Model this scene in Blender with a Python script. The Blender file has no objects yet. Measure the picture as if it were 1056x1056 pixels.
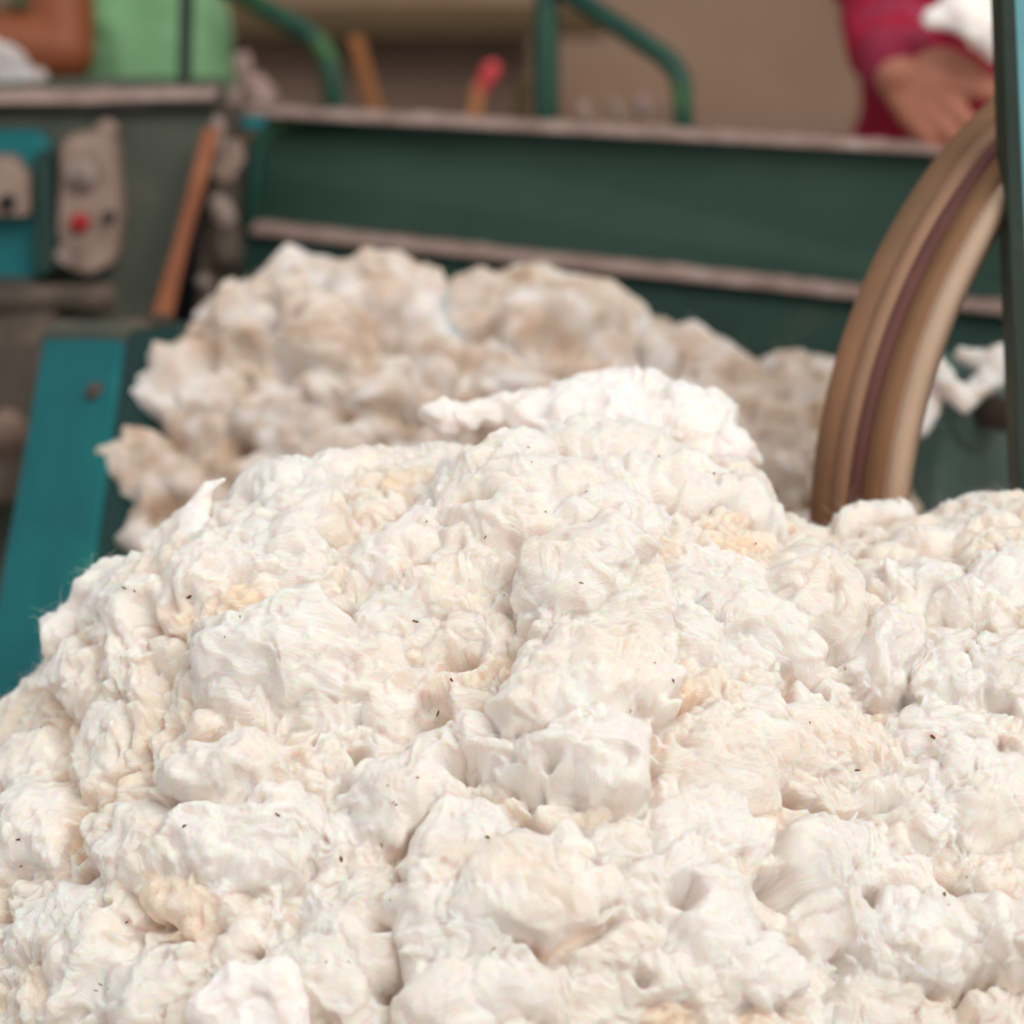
import bpy, bmesh, math
import numpy as np
from mathutils import Vector, Matrix

scene = bpy.context.scene
COL = scene.collection
RNG = np.random.default_rng(11)

# ------------------------------------------------------------------ camera, sky, sun, exposure
PITCH = math.radians(18.0)
FPX = 2816.0
CAM = np.array([0.0, 0.0, 1.45])
RT = np.array([1.0, 0.0, 0.0])
UP = np.array([0.0, math.sin(PITCH), math.cos(PITCH)])
FW = np.array([0.0, math.cos(PITCH), -math.sin(PITCH)])

cd = bpy.data.cameras.new('camera')
cam = bpy.data.objects.new('camera', cd)
COL.objects.link(cam)
cam.location = CAM
cam.rotation_euler = (math.radians(90) - PITCH, 0, 0)
cd.sensor_width = 36.0
cd.lens = 96.0
cd.clip_end = 60
cd.dof.use_dof = True
cd.dof.focus_distance = 1.90
cd.dof.aperture_fstop = 2.7
cd.dof.aperture_blades = 9
scene.camera = cam

w = bpy.data.worlds.new('daylight')
scene.world = w
w.use_nodes = True
wn = w.node_tree.nodes
bg = wn['Background']
bg.inputs['Color'].default_value = (0.98, 0.985, 1.0, 1)
bg.inputs['Strength'].default_value = 0.70

sd = bpy.data.lights.new('sun', 'SUN')
sd.energy = 1.8
sd.angle = math.radians(40)
sd.color = (1.0, 0.97, 0.92)
sun = bpy.data.objects.new('sun', sd)
COL.objects.link(sun)
sun.rotation_euler = Vector((0.45, -0.68, 0.82)).to_track_quat('Z', 'Y').to_euler()

vs = scene.view_settings
vs.view_transform = 'Standard'
vs.look = 'None'
vs.gamma = 1
vs.exposure = 0.03
vs.use_curve_mapping = False
scene.cycles.diffuse_bounces = 8
scene.cycles.max_bounces = 12
scene.cycles.use_denoising = True


def P(px, py, D):
    return Vector(CAM + D * (FW + (px - 528) / FPX * RT - (py - 528) / FPX * UP))


def P_at_y(px, py, y):
    d = FW + (px - 528) / FPX * RT - (py - 528) / FPX * UP
    return Vector(CAM + d * (y / d[1]))


# ------------------------------------------------------------------ noise in numpy
def perlin(X, seed=0):
    X = np.asarray(X, dtype=np.float64)
    rs = np.random.default_rng(seed)
    perm = rs.permutation(256)
    perm = np.concatenate([perm, perm, perm])
    g = rs.normal(size=(256, 3))
    g /= np.linalg.norm(g, axis=1, keepdims=True)
    i = np.floor(X).astype(np.int64)
    f = X - i
    i &= 255
    u = f * f * f * (f * (f * 6 - 15) + 10)
    out = 0
    for dx in (0, 1):
        wx = u[..., 0] if dx else 1 - u[..., 0]
        for dy in (0, 1):
            wy = u[..., 1] if dy else 1 - u[..., 1]
            for dz in (0, 1):
                wz = u[..., 2] if dz else 1 - u[..., 2]
                h = perm[perm[perm[(i[..., 0] + dx) & 255] + ((i[..., 1] + dy) & 255)] + ((i[..., 2] + dz) & 255)]
                gr = g[h]
                d = gr[..., 0] * (f[..., 0] - dx) + gr[..., 1] * (f[..., 1] - dy) + gr[..., 2] * (f[..., 2] - dz)
                out = out + wx * wy * wz * d
    return out * 1.5


def fbm(X, seed=0, octaves=3, gain=0.5):
    o, a, s = 0, 1.0, 1.0
    for k in range(octaves):
        o = o + a * perlin(X * s + 17.3 * k, seed + k)
        a *= gain
        s *= 2.03
    return o


# ------------------------------------------------------------------ materials
def new_mat(name):
    m = bpy.data.materials.new(name)
    m.use_nodes = True
    nt = m.node_tree
    b = nt.nodes['Principled BSDF']
    return m, nt, b


def ramp(nt, fac, stops):
    r = nt.nodes.new('ShaderNodeValToRGB')
    el = r.color_ramp.elements
    while len(el) < len(stops):
        el.new(0.5)
    for e, (p, c) in zip(el, stops):
        e.position = p
        e.color = (*c, 1)
    nt.links.new(fac, r.inputs['Fac'])
    return r.outputs['Color']


def noise(nt, scale, detail=4, rough=0.55, mapping=None, dist=0.0):
    n = nt.nodes.new('ShaderNodeTexNoise')
    n.inputs['Scale'].default_value = scale
    n.inputs['Detail'].default_value = detail
    n.inputs['Roughness'].default_value = rough
    n.inputs['Distortion'].default_value = dist
    tc = nt.nodes.new('ShaderNodeTexCoord')
    if mapping:
        mp = nt.nodes.new('ShaderNodeMapping')
        mp.inputs['Scale'].default_value = mapping
        nt.links.new(tc.outputs['Object'], mp.inputs['Vector'])
        nt.links.new(mp.outputs['Vector'], n.inputs['Vector'])
    else:
        nt.links.new(tc.outputs['Object'], n.inputs['Vector'])
    return n.outputs['Fac']


def srgb(r, g, b):
    f = lambda c: (c / 255 / 12.92) if c <= 10.31 else ((c / 255 + 0.055) / 1.055) ** 2.4
    return (f(r), f(g), f(b))


def worn(name, stops, scale=9, rough=0.6, bump=0.15, metallic=0.0, mapping=None, detail=5):
    """a painted, rusty or dusty surface: a colour ramp driven by noise"""
    m, nt, b = new_mat(name)
    stops = [(p, tuple(0.79 * k for k in c)) for p, c in stops]
    c = ramp(nt, noise(nt, scale, detail, 0.6, mapping, 0.4), stops)
    nt.links.new(c, b.inputs['Base Color'])
    b.inputs['Roughness'].default_value = rough
    b.inputs['Metallic'].default_value = metallic
    b.inputs['Specular IOR Level'].default_value = 0.25
    if bump:
        bp = nt.nodes.new('ShaderNodeBump')
        bp.inputs['Strength'].default_value = bump
        bp.inputs['Distance'].default_value = 0.004
        nt.links.new(noise(nt, scale * 6, 4, 0.6, mapping), bp.inputs['Height'])
        nt.links.new(bp.outputs['Normal'], b.inputs['Normal'])
    return m


def cotton_mat(name, white, cream, tan, scale, sss=0.010, patch=(0.45, 0.62, 0.78), tint=0.0):
    m, nt, b = new_mat(name)
    # tuft tints, white to tan, plus patches; tanner lower tufts paint in warm crevice light
    ta = nt.nodes.new('ShaderNodeAttribute')
    ta.attribute_name = 'tint'
    ma = nt.nodes.new('ShaderNodeMath')
    ma.operation = 'MULTIPLY_ADD'
    ma.inputs[1].default_value = tint
    nt.links.new(ta.outputs['Fac'], ma.inputs[0])
    nt.links.new(noise(nt, scale, 4, 0.55, None, 0.8), ma.inputs[2])
    c = ramp(nt, ma.outputs[0], [(patch[0], white), (patch[1], cream), (patch[2], tan)])
    nt.links.new(c, b.inputs['Base Color'])
    b.inputs['Roughness'].default_value = 1.0
    b.inputs['Specular IOR Level'].default_value = 0.1
    b.inputs['Subsurface Weight'].default_value = 1.0
    b.inputs['Subsurface Radius'].default_value = (1.0, 0.5, 0.28)
    b.inputs['Subsurface Scale'].default_value = sss
    b.inputs['Sheen Weight'].default_value = 0.08
    b.inputs['Sheen Roughness'].default_value = 0.5
    # fibres combed along each tuft ('lay' holds the place along and across the tuft, in metres)
    at = nt.nodes.new('ShaderNodeAttribute')
    at.attribute_name = 'lay'
    hs = []
    for sc in ((70, 620, 90), (190, 1500, 90)):
        mp = nt.nodes.new('ShaderNodeMapping')
        mp.inputs['Scale'].default_value = sc
        nt.links.new(at.outputs['Vector'], mp.inputs['Vector'])
        n = nt.nodes.new('ShaderNodeTexNoise')
        n.inputs['Scale'].default_value = 1.0
        n.inputs['Detail'].default_value = 3
        n.inputs['Distortion'].default_value = 0.8
        nt.links.new(mp.outputs['Vector'], n.inputs['Vector'])
        hs.append(n.outputs['Fac'])
    mx = nt.nodes.new('ShaderNodeMath')
    mx.operation = 'ADD'
    nt.links.new(hs[0], mx.inputs[0])
    nt.links.new(hs[1], mx.inputs[1])
    bp = nt.nodes.new('ShaderNodeBump')
    bp.inputs['Strength'].default_value = 0.75
    bp.inputs['Distance'].default_value = 0.0022
    nt.links.new(mx.outputs[0], bp.inputs['Height'])
    nt.links.new(bp.outputs['Normal'], b.inputs['Normal'])
    return m


M_COTTON = cotton_mat('white cotton', (0.955, 0.872, 0.812), (0.95, 0.815, 0.71), (0.935, 0.72, 0.545), 9, 0.010, (0.53, 0.80, 1.0), 0.44)
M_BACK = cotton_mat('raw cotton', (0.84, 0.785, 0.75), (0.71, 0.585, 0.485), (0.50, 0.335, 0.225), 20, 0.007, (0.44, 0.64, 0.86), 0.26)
M_BRIGHT = cotton_mat('bright cotton', (0.90, 0.85, 0.815), (0.90, 0.82, 0.76), (0.89, 0.77, 0.67), 10)
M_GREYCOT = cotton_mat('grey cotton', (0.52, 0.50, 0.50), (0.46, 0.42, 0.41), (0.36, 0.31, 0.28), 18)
M_FIBRE, _nt, _b = new_mat('cotton fibre')
_b.inputs['Base Color'].default_value = (0.955, 0.872, 0.80, 1)
_b.inputs['Roughness'].default_value = 0.9
_b.inputs['Specular IOR Level'].default_value = 0.15
_tr = _nt.nodes.new('ShaderNodeBsdfTranslucent')
_tr.inputs['Color'].default_value = (0.95, 0.85, 0.75, 1)
_mx = _nt.nodes.new('ShaderNodeMixShader')
_mx.inputs[0].default_value = 0.5
_nt.links.new(_b.outputs[0], _mx.inputs[1])
_nt.links.new(_tr.outputs[0], _mx.inputs[2])
_nt.links.new(_mx.outputs[0], _nt.nodes['Material Output'].inputs['Surface'])
M_GREEN = worn('dark green paint', [(0.30, srgb(40, 68, 56)), (0.55, srgb(48, 76, 64)), (0.72, srgb(58, 80, 68)), (0.85, srgb(100, 88, 72))], 6, 0.55)
M_LOWGREEN = worn('deep green paint', [(0.35, srgb(24, 52, 46)), (0.6, srgb(34, 64, 54)), (0.85, srgb(70, 78, 62))], 8, 0.6)
M_RIMGREEN = worn('bright green paint', [(0.35, srgb(28, 70, 62)), (0.55, srgb(42, 82, 66)), (0.70, srgb(78, 118, 60)), (0.85, srgb(92, 88, 74))], 11, 0.45)
M_LINT = worn('lint dust', [(0.30, srgb(150, 124, 113)), (0.55, srgb(176, 150, 140)), (0.75, srgb(205, 185, 178))], 30, 0.95, 0.6)
M_TAUPE = worn('dusty brown steel', [(0.30, srgb(66, 60, 52)), (0.5, srgb(92, 82, 72)), (0.68, srgb(122, 104, 92)), (0.85, srgb(150, 128, 116))], 14, 0.85, 0.5)
M_GREY = worn('dusty grey green steel', [(0.25, srgb(66, 72, 64)), (0.5, srgb(84, 88, 77)), (0.7, srgb(104, 100, 88)), (0.86, srgb(130, 114, 100))], 9, 0.8, 0.4)
M_PINK = worn('dusty pinkish steel', [(0.25, srgb(112, 92, 80)), (0.5, srgb(150, 126, 113)), (0.75, srgb(176, 152, 140))], 22, 0.85, 0.5)
M_TEAL = worn('teal paint', [(0.30, srgb(0, 92, 98)), (0.55, srgb(2, 106, 110)), (0.68, srgb(16, 122, 114)), (0.84, srgb(80, 116, 104))], 7, 0.45)
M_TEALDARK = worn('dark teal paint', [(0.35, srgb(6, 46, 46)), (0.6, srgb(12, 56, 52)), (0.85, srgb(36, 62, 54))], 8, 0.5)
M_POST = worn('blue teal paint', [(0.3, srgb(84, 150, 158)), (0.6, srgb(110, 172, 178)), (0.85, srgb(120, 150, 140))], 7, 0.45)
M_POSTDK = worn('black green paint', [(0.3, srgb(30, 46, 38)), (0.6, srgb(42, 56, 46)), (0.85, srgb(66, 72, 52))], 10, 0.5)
M_RUST = worn('rust orange wood', [(0.3, srgb(122, 72, 48)), (0.55, srgb(156, 96, 66)), (0.8, srgb(172, 122, 92))], 12, 0.8, 0.3, 0, (1, 1, 0.2))
M_STICK = worn('orange wood', [(0.3, srgb(168, 108, 66)), (0.6, srgb(190, 126, 80)), (0.85, srgb(200, 150, 104))], 14, 0.75, 0.3, 0, (1, 1, 0.2))
M_DARK = worn('dark oily iron', [(0.3, srgb(34, 34, 30)), (0.6, srgb(56, 52, 46)), (0.85, srgb(92, 82, 72))], 18, 0.7, 0.4)
M_BOLT = worn('dusty bolt steel', [(0.3, srgb(120, 106, 98)), (0.6, srgb(170, 150, 140)), (0.85, srgb(200, 186, 176))], 40, 0.7, 0.3)
M_WALL = worn('brown plaster', [(0.3, srgb(150, 120, 100)), (0.5, srgb(166, 136, 114)), (0.68, srgb(176, 146, 124)), (0.8, srgb(152, 112, 92))], 2.2, 0.95, 0.3)
M_WALLDK = worn('brown low wall', [(0.3, srgb(130, 106, 90)), (0.6, srgb(146, 120, 104)), (0.85, srgb(158, 132, 114))], 3, 0.95, 0.3)
M_BEAM = worn('olive timber', [(0.3, srgb(88, 72, 50)), (0.6, srgb(106, 86, 60)), (0.85, srgb(96, 82, 64))], 8, 0.9, 0.3, 0, (0.2, 1, 1))
M_FLOOR = worn('dusty concrete', [(0.3, srgb(104, 94, 84)), (0.6, srgb(126, 114, 102)), (0.85, srgb(146, 134, 122))], 3, 0.95, 0.3)
M_SKIN = worn('brown skin', [(0.3, srgb(176, 112, 90)), (0.6, srgb(194, 128, 104)), (0.85, srgb(206, 142, 118))], 14, 0.5, 0.05)
M_SKIN2 = worn('sunburnt brown skin', [(0.3, srgb(132, 72, 44)), (0.6, srgb(146, 80, 50)), (0.85, srgb(154, 90, 58))], 12, 0.5, 0.05)
M_RED = worn('crimson knit', [(0.3, srgb(150, 22, 50)), (0.6, srgb(178, 34, 64)), (0.85, srgb(188, 52, 78))], 12, 0.9, 0.3)
M_CUFF = worn('dusty mauve knit', [(0.3, srgb(150, 40, 66)), (0.6, srgb(170, 58, 84)), (0.85, srgb(180, 84, 102))], 20, 0.9, 0.3)
M_SHIRT = worn('light green cotton shirt', [(0.3, srgb(128, 176, 124)), (0.55, srgb(144, 190, 142)), (0.8, srgb(122, 194, 152))], 6, 0.9, 0.2)
M_TROUSER = worn('dark blue cloth', [(0.3, srgb(34, 38, 48)), (0.7, srgb(48, 52, 62))], 10, 0.9, 0.2)
M_HAIR = worn('black hair', [(0.3, (0.01, 0.009, 0.008)), (0.7, (0.02, 0.016, 0.014))], 40, 0.5, 0.3)
M_REDPLASTIC = worn('bright red plastic', [(0.3, srgb(255, 84, 92)), (0.7, srgb(255, 96, 102))], 8, 0.4, 0)
M_BUTTON = worn('red button plastic', [(0.3, srgb(170, 30, 34)), (0.7, srgb(186, 40, 44))], 8, 0.4, 0)
M_FLECK = worn('dried leaf fleck', [(0.3, srgb(92, 56, 40)), (0.7, srgb(140, 88, 58))], 60, 0.9, 0)
M_DULLTEAL = worn('dusty dull teal paint', [(0.3, srgb(88, 114, 108)), (0.6, srgb(108, 130, 124)), (0.85, srgb(130, 134, 124))], 12, 0.7)
M_TAN = worn('worn tan wood', [(0.3, srgb(160, 120, 94)), (0.55, srgb(176, 136, 108)), (0.8, srgb(158, 122, 96))], 5, 0.6, 0.1)
M_BROWN = worn('brown worn wood', [(0.3, srgb(136, 98, 66)), (0.6, srgb(150, 110, 78)), (0.85, srgb(160, 122, 90))], 5, 0.6, 0.1)
M_MAROON = worn('maroon belt', [(0.3, srgb(104, 62, 58)), (0.6, srgb(118, 74, 68)), (0.85, srgb(134, 92, 84))], 6, 0.6, 0.1)
M_CREAM = worn('cream worn edge', [(0.3, srgb(196, 164, 138)), (0.6, srgb(208, 178, 152)), (0.85, srgb(184, 152, 126))], 6, 0.6, 0.1)
M_OLIVE = worn('olive grey paint', [(0.3, srgb(122, 96, 70)), (0.55, srgb(146, 108, 80)), (0.85, srgb(172, 122, 92))], 6, 0.6, 0.1)


# ------------------------------------------------------------------ object helpers
def tag(o, label=None, cat=None, group=None, kind=None):
    if label: o['label'] = label
    if cat: o['category'] = cat
    if group: o['group'] = group
    if kind: o['kind'] = kind
    return o


def empty(name, loc, label, cat, group=None):
    o = bpy.data.objects.new(name, None)
    o.empty_display_size = 0.05
    COL.objects.link(o)
    o.location = loc
    return tag(o, label, cat, group)


def link(name, me, m, parent=None, smooth=True):
    o = bpy.data.objects.new(name, me)
    if m: me.materials.append(m)
    COL.objects.link(o)
    if smooth:
        for p in me.polygons: p.use_smooth = True
    if parent:
        o.parent = parent
        me.transform(Matrix.Translation(-Vector(parent_world(parent))))
    return o


def parent_world(o):
    v = Vector(o.location)
    while o.parent:
        o = o.parent
        v = v + Vector(o.location)
    return v


def build(name, bm, m, parent=None, smooth=False, bevel=0.0):
    bmesh.ops.recalc_face_normals(bm, faces=bm.faces[:])
    me = bpy.data.meshes.new(name)
    bm.to_mesh(me)
    bm.free()
    o = link(name, me, m, parent, smooth)
    if bevel:
        md = o.modifiers.new('bevel', 'BEVEL')
        md.width = bevel
        md.segments = 2
        md.limit_method = 'ANGLE'
    return o


def prism(bm, pts, vec):
    """polygon extruded along vec"""
    vec = Vector(vec)
    a = [bm.verts.new(Vector(p)) for p in pts]
    b = [bm.verts.new(Vector(p) + vec) for p in pts]
    n = len(pts)
    bm.faces.new(a)
    bm.faces.new(b[::-1])
    for i in range(n):
        bm.faces.new((a[i], b[i], b[(i + 1) % n], a[(i + 1) % n]))
    return bm


def box(bm, lo, hi):
    x0, y0, z0 = lo
    x1, y1, z1 = hi
    return prism(bm, [(x0, y0, z0), (x1, y0, z0), (x1, y0, z1), (x0, y0, z1)], (0, y1 - y0, 0))


def frame_of(d):
    d = Vector(d).normalized()
    a = Vector((0, 0, 1)) if abs(d.z) < 0.9 else Vector((0, 1, 0))
    e1 = d.cross(a).normalized()
    return e1, d.cross(e1).normalized()


def tube(bm, pts, r, seg=16, closed_ends=True):
    pts = [Vector(p) for p in pts]
    rs = r if hasattr(r, '__len__') else [r] * len(pts)
    rings = []
    e1 = None
    for i, p in enumerate(pts):
        d = (pts[min(i + 1, len(pts) - 1)] - pts[max(i - 1, 0)]).normalized()
        if e1 is None:
            e1, e2 = frame_of(d)
        else:
            e1 = (e1 - d * e1.dot(d)).normalized()
            e2 = d.cross(e1)
        rings.append([bm.verts.new(p + rs[i] * (math.cos(t) * e1 + math.sin(t) * e2)) for t in [2 * math.pi * k / seg for k in range(seg)]])
    for a, b in zip(rings, rings[1:]):
        for k in range(seg):
            bm.faces.new((a[k], a[(k + 1) % seg], b[(k + 1) % seg], b[k]))
    if closed_ends:
        bm.faces.new(rings[0][::-1])
        bm.faces.new(rings[-1])
    return bm


def rounded(pts, rad, n=6):
    """polyline with rounded corners"""
    pts = [Vector(p) for p in pts]
    out = [pts[0]]
    for a, b, c in zip(pts, pts[1:], pts[2:]):
        r = min(rad, (a - b).length * 0.45, (c - b).length * 0.45)
        p, q = b + (a - b).normalized() * r, b + (c - b).normalized() * r
        for k in range(n + 1):
            t = k / n
            out.append((1 - t) ** 2 * p + 2 * t * (1 - t) * b + t * t * q)
    out.append(pts[-1])
    return out


def lathe(bm, c, ax, prof, seg=160):
    """prof: closed list of (u along axis, radius)"""
    c, ax = Vector(c), Vector(ax).normalized()
    e1, e2 = frame_of(ax)
    rings = []
    for k in range(seg):
        t = 2 * math.pi * k / seg
        d = math.cos(t) * e1 + math.sin(t) * e2
        rings.append([bm.verts.new(c + ax * u + d * r) for u, r in prof])
    n = len(prof)
    for k in range(seg):
        a, b = rings[k], rings[(k + 1) % seg]
        for i in range(n):
            bm.faces.new((a[i], a[(i + 1) % n], b[(i + 1) % n], b[i]))
    return bm


def disc(bm, c, n, r, h, seg=24):
    return tube(bm, [Vector(c), Vector(c) + Vector(n).normalized() * h], r, seg)


def capsule(bm, p0, r0, p1, r1, seg=14):
    p0, p1 = Vector(p0), Vector(p1)
    d = p1 - p0
    if d.length < 1e-5: d = Vector((0, 0, 1e-4))
    dn = d.normalized()
    pts, rs = [], []
    for k in range(1, 6):
        a = math.pi / 2 * k / 6
        pts.append(p0 - dn * r0 * math.cos(a)); rs.append(r0 * math.sin(a))
    pts.append(p0); rs.append(r0)
    pts.append(p1); rs.append(r1)
    for k in range(5, 0, -1):
        a = math.pi / 2 * k / 6
        pts.append(p1 + dn * r1 * math.cos(a)); rs.append(r1 * math.sin(a))
    return tube(bm, pts, rs, seg)


def remeshed(bm, voxel, smooth=4):
    """union of overlapping pieces grown into one continuous skin"""
    bmesh.ops.recalc_face_normals(bm, faces=bm.faces[:])
    me = bpy.data.meshes.new('raw')
    bm.to_mesh(me)
    bm.free()
    o = bpy.data.objects.new('raw', me)
    COL.objects.link(o)
    r = o.modifiers.new('r', 'REMESH')
    r.mode = 'VOXEL'
    r.voxel_size = voxel
    if smooth:
        s = o.modifiers.new('s', 'SMOOTH')
        s.factor = 0.5
        s.iterations = smooth
    dg = bpy.context.evaluated_depsgraph_get()
    out = bpy.data.meshes.new_from_object(o.evaluated_get(dg))
    bpy.data.objects.remove(o)
    bpy.data.meshes.remove(me)
    return out


def get_co(me):
    a = np.empty(len(me.vertices) * 3)
    me.vertices.foreach_get('co', a)
    return a.reshape(-1, 3)


def set_co(me, a):
    me.vertices.foreach_set('co', np.ascontiguousarray(a, dtype=np.float32).ravel())
    me.update()


def get_no(me):
    a = np.empty(len(me.vertices) * 3, dtype=np.float32)
    me.vertices.foreach_get('normal', a)
    return a.reshape(-1, 3).astype(float)


# ------------------------------------------------------------------ cotton
def fibre_arrays(start, nrm, length, rad, seed, off, lift=1.0, along=None):
    """thin curly three-sided fibres lying along a surface; returns vertices and quads"""
    rs = np.random.default_rng(seed)
    n = len(start)
    K = 5
    t = rs.normal(size=(n, 3))
    if along is not None:
        t = t * 0.45 + along * rs.choice([-1.0, 1.0], n)[:, None]
    t -= nrm * (t * nrm).sum(1, keepdims=True)
    t /= np.linalg.norm(t, axis=1, keepdims=True) + 1e-9
    L = length * (0.5 + rs.random(n))
    p = start - nrm * 0.0012
    curl = rs.normal(size=(n, 3)) * 0.55
    out = np.empty((n, K, 3, 3))
    rise = (0.25 + 0.5 * rs.random(n)) * lift
    for k in range(K):
        b1 = np.cross(t, nrm)
        b1 /= np.linalg.norm(b1, axis=1, keepdims=True) + 1e-9
        b2 = np.cross(t, b1)
        r = rad * (1 - 0.75 * k / (K - 1))
        for j in range(3):
            a = 2 * math.pi * j / 3
            out[:, k, j] = p + r * (math.cos(a) * b1 + math.sin(a) * b2)
        up = (rise * (1 - 1.5 * k / (K - 1)))[:, None]
        p = p + (t + nrm * up) * (L / (K - 1))[:, None]
        t = t + curl * 0.6 + rs.normal(size=(n, 3)) * 0.25
        t /= np.linalg.norm(t, axis=1, keepdims=True)
    base = (np.arange(n) * K * 3)[:, None, None] + off
    kk = (np.arange(K - 1) * 3)[None, :, None]
    jj = np.arange(3)[None, None, :]
    a = base + kk + jj
    b = base + kk + (jj + 1) % 3
    q = np.stack([a, b, b + 3, a + 3], -1).reshape(-1, 4)
    return out.reshape(-1, 3), q


def mesh_from(name, V, Q):
    me = bpy.data.meshes.new(name)
    me.vertices.add(len(V))
    me.vertices.foreach_set('co', np.ascontiguousarray(V, dtype=np.float32).ravel())
    me.loops.add(len(Q) * 4)
    me.loops.foreach_set('vertex_index', np.ascontiguousarray(Q, dtype=np.int32).ravel())
    me.polygons.add(len(Q))
    me.polygons.foreach_set('loop_start', np.arange(0, len(Q) * 4, 4, dtype=np.int32))
    me.polygons.foreach_set('use_smooth', np.ones(len(Q), dtype=bool))
    me.update(calc_edges=True)
    return me


def project(X):
    d = X - CAM
    z = d @ FW
    return 528 + FPX * (d @ RT) / z, 528 - FPX * (d @ UP) / z, z


def grid_normals(G):
    du = np.gradient(G, axis=0)
    dv = np.gradient(G, axis=1)
    n = np.cross(dv, du)
    n /= np.linalg.norm(n, axis=2, keepdims=True) + 1e-12
    return n


def heap(name, sil, yR, dense, step, angles, s_range, z_floor, tufts, layers, mat, fibres, warp_amp=1.0, seed=1, soft=3, puff=1.0, hs=0.95, top_tint=(0.0, 0.40)):
    """a heap of loose cotton: a sloping body covered with overlapping tufts.
    sil: where the crest stands; angles: slope along the section; tufts: placed big ones; layers: random small ones"""
    x_lo, x_hi = dense
    xs = np.concatenate([np.linspace(x_lo - 0.5, x_lo, 26)[:-1], np.arange(x_lo, x_hi, step), np.linspace(x_hi, x_hi + 0.5, 26)])
    sp = np.array([list(P_at_y(px, py, yR)) for px, py in sil])
    # crest height over x, smoothed
    zr = np.interp(xs, sp[:, 0], sp[:, 2])
    lo, hi = xs < sp[0, 0], xs > sp[-1, 0]
    sl0 = (sp[1, 2] - sp[0, 2]) / (sp[1, 0] - sp[0, 0])
    zr[lo] = sp[0, 2] + (xs[lo] - sp[0, 0]) * max(sl0, 0.6)
    zr[hi] = sp[-1, 2] - (xs[hi] - sp[-1, 0]) * 0.5
    k = max(3, int(0.02 / step))
    ker = np.hanning(2 * k + 3)[1:-1]
    ker /= ker.sum()
    zr = np.convolve(np.pad(zr, (k, k), 'edge'), ker, 'valid')
    s0, s1 = s_range
    ss = np.concatenate([np.arange(s0, s1, step), s1 + np.cumsum(np.geomspace(step * 1.2, 0.05, 40))])
    ph = np.radians(np.interp(ss, [a for a, _ in angles], [b for _, b in angles]))
    ds = np.diff(ss)
    dy = np.concatenate([[0], np.cumsum(-np.cos((ph[1:] + ph[:-1]) / 2) * ds)])
    dz = np.concatenate([[0], np.cumsum(-np.sin((ph[1:] + ph[:-1]) / 2) * ds)])
    i0 = np.argmin(abs(ss))
    dy -= dy[i0]
    dz -= dz[i0]
    G = np.empty((len(xs), len(ss), 3))
    G[..., 0] = xs[:, None]
    G[..., 1] = yR + dy[None, :]
    G[..., 2] = np.maximum(zr[:, None] + dz[None, :], z_floor)
    # broad unevenness of the body
    N = grid_normals(G)
    G = G + N * (0.012 * fbm(G / 0.13, seed + 3, 2))[..., None]
    N = grid_normals(G)
    px, py, zc = project(G)
    facing = ((G - CAM) * N).sum(2) < 0
    W = [fbm(G / 0.045 + 7.1 * q, seed + 10 + q, 3) for q in range(3)]
    W2 = [fbm(G / 0.015 + 3.3 * q, seed + 20 + q, 2) for q in range(2)]
    H = np.zeros(G.shape[:2])
    DIR = np.zeros_like(G)
    DIR[...] = 0.6 * RT - 0.6 * UP
    LAY = G.copy()
    PUF = np.ones(G.shape[:2])
    TIN = np.full(G.shape[:2], 0.8)  # starts tan, so gaps between tufts get painted crevice warmth
    rs = np.random.default_rng(seed)

    def stamp(iu, iv, a, b, ang, h, ribs=0.0, rl=0.010, seat=0.6, pw=2.4, tilt=0.0, dip=0.0, puf=1.0, tint=0.5):
        c, n = G[iu, iv], N[iu, iv]
        v = math.cos(ang) * RT - math.sin(ang) * UP * -1
        v = math.cos(ang) * RT + math.sin(ang) * UP
        e1 = v - n * (v @ n)
        e1 /= np.linalg.norm(e1) + 1e-9
        e2 = np.cross(n, e1)
        R = int(1.5 * max(a, b) / step) + 3
        u0, u1, v0, v1 = max(iu - R, 0), min(iu + R, len(xs)), max(iv - R, 0), min(iv + R, len(ss))
        sl = (slice(u0, u1), slice(v0, v1))
        d = G[sl] - c
        f1, f2 = rs.random() * 6.28, rs.random() * 6.28
        m = min(a, b)
        w1 = math.cos(f1) * W[0][sl] + math.sin(f1) * W[1][sl]
        w2 = math.cos(f2) * W[1][sl] + math.sin(f2) * W[2][sl]
        s = (d @ e1 + m * 0.45 * w1 + m * 0.09 * W2[0][sl]) / a
        t = (d @ e2 + m * 0.45 * w2 + m * 0.09 * W2[1][sl]) / b
        q = d @ n / (max(a, b) * 1.2)
        r2 = np.abs(s) ** pw + np.abs(t) ** pw + q * q
        ok = r2 < 1
        prof = np.where(ok, (1 - np.minimum(r2, 1)) ** 0.74, 0)
        hh = h * prof * (1 + tilt * t)
        if dip:
            hh = hh - dip * np.exp(-(s * s + t * t) * 5)
        if ribs:
            phs = 2 * math.pi * (s * a + 0.12 * b * w2) / rl + f1
            hh = hh + ribs * (np.abs(np.sin(phs / 2)) - 0.6) * np.minimum(1, 2.5 * prof)
        lift = seat * H[iu, iv]
        new = np.where(ok, lift + hh, -1)
        old = H[sl]
        kk = 0.0016
        e = np.maximum(kk - np.abs(old - new), 0) / kk
        LAY[sl] = np.where((ok & (new > old))[..., None], np.stack([d @ e1 + 0.004 * w1, d @ e2 + 0.004 * w2, np.full(w1.shape, f1 * 0.11)], -1), LAY[sl])
        TIN[sl] = np.where(ok & (new > old), tint, TIN[sl])
        PUF[sl] = np.where(ok & (new > old), puf, PUF[sl])
        DIR[sl] = np.where((ok & (new > old))[..., None], e1, DIR[sl])
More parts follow.
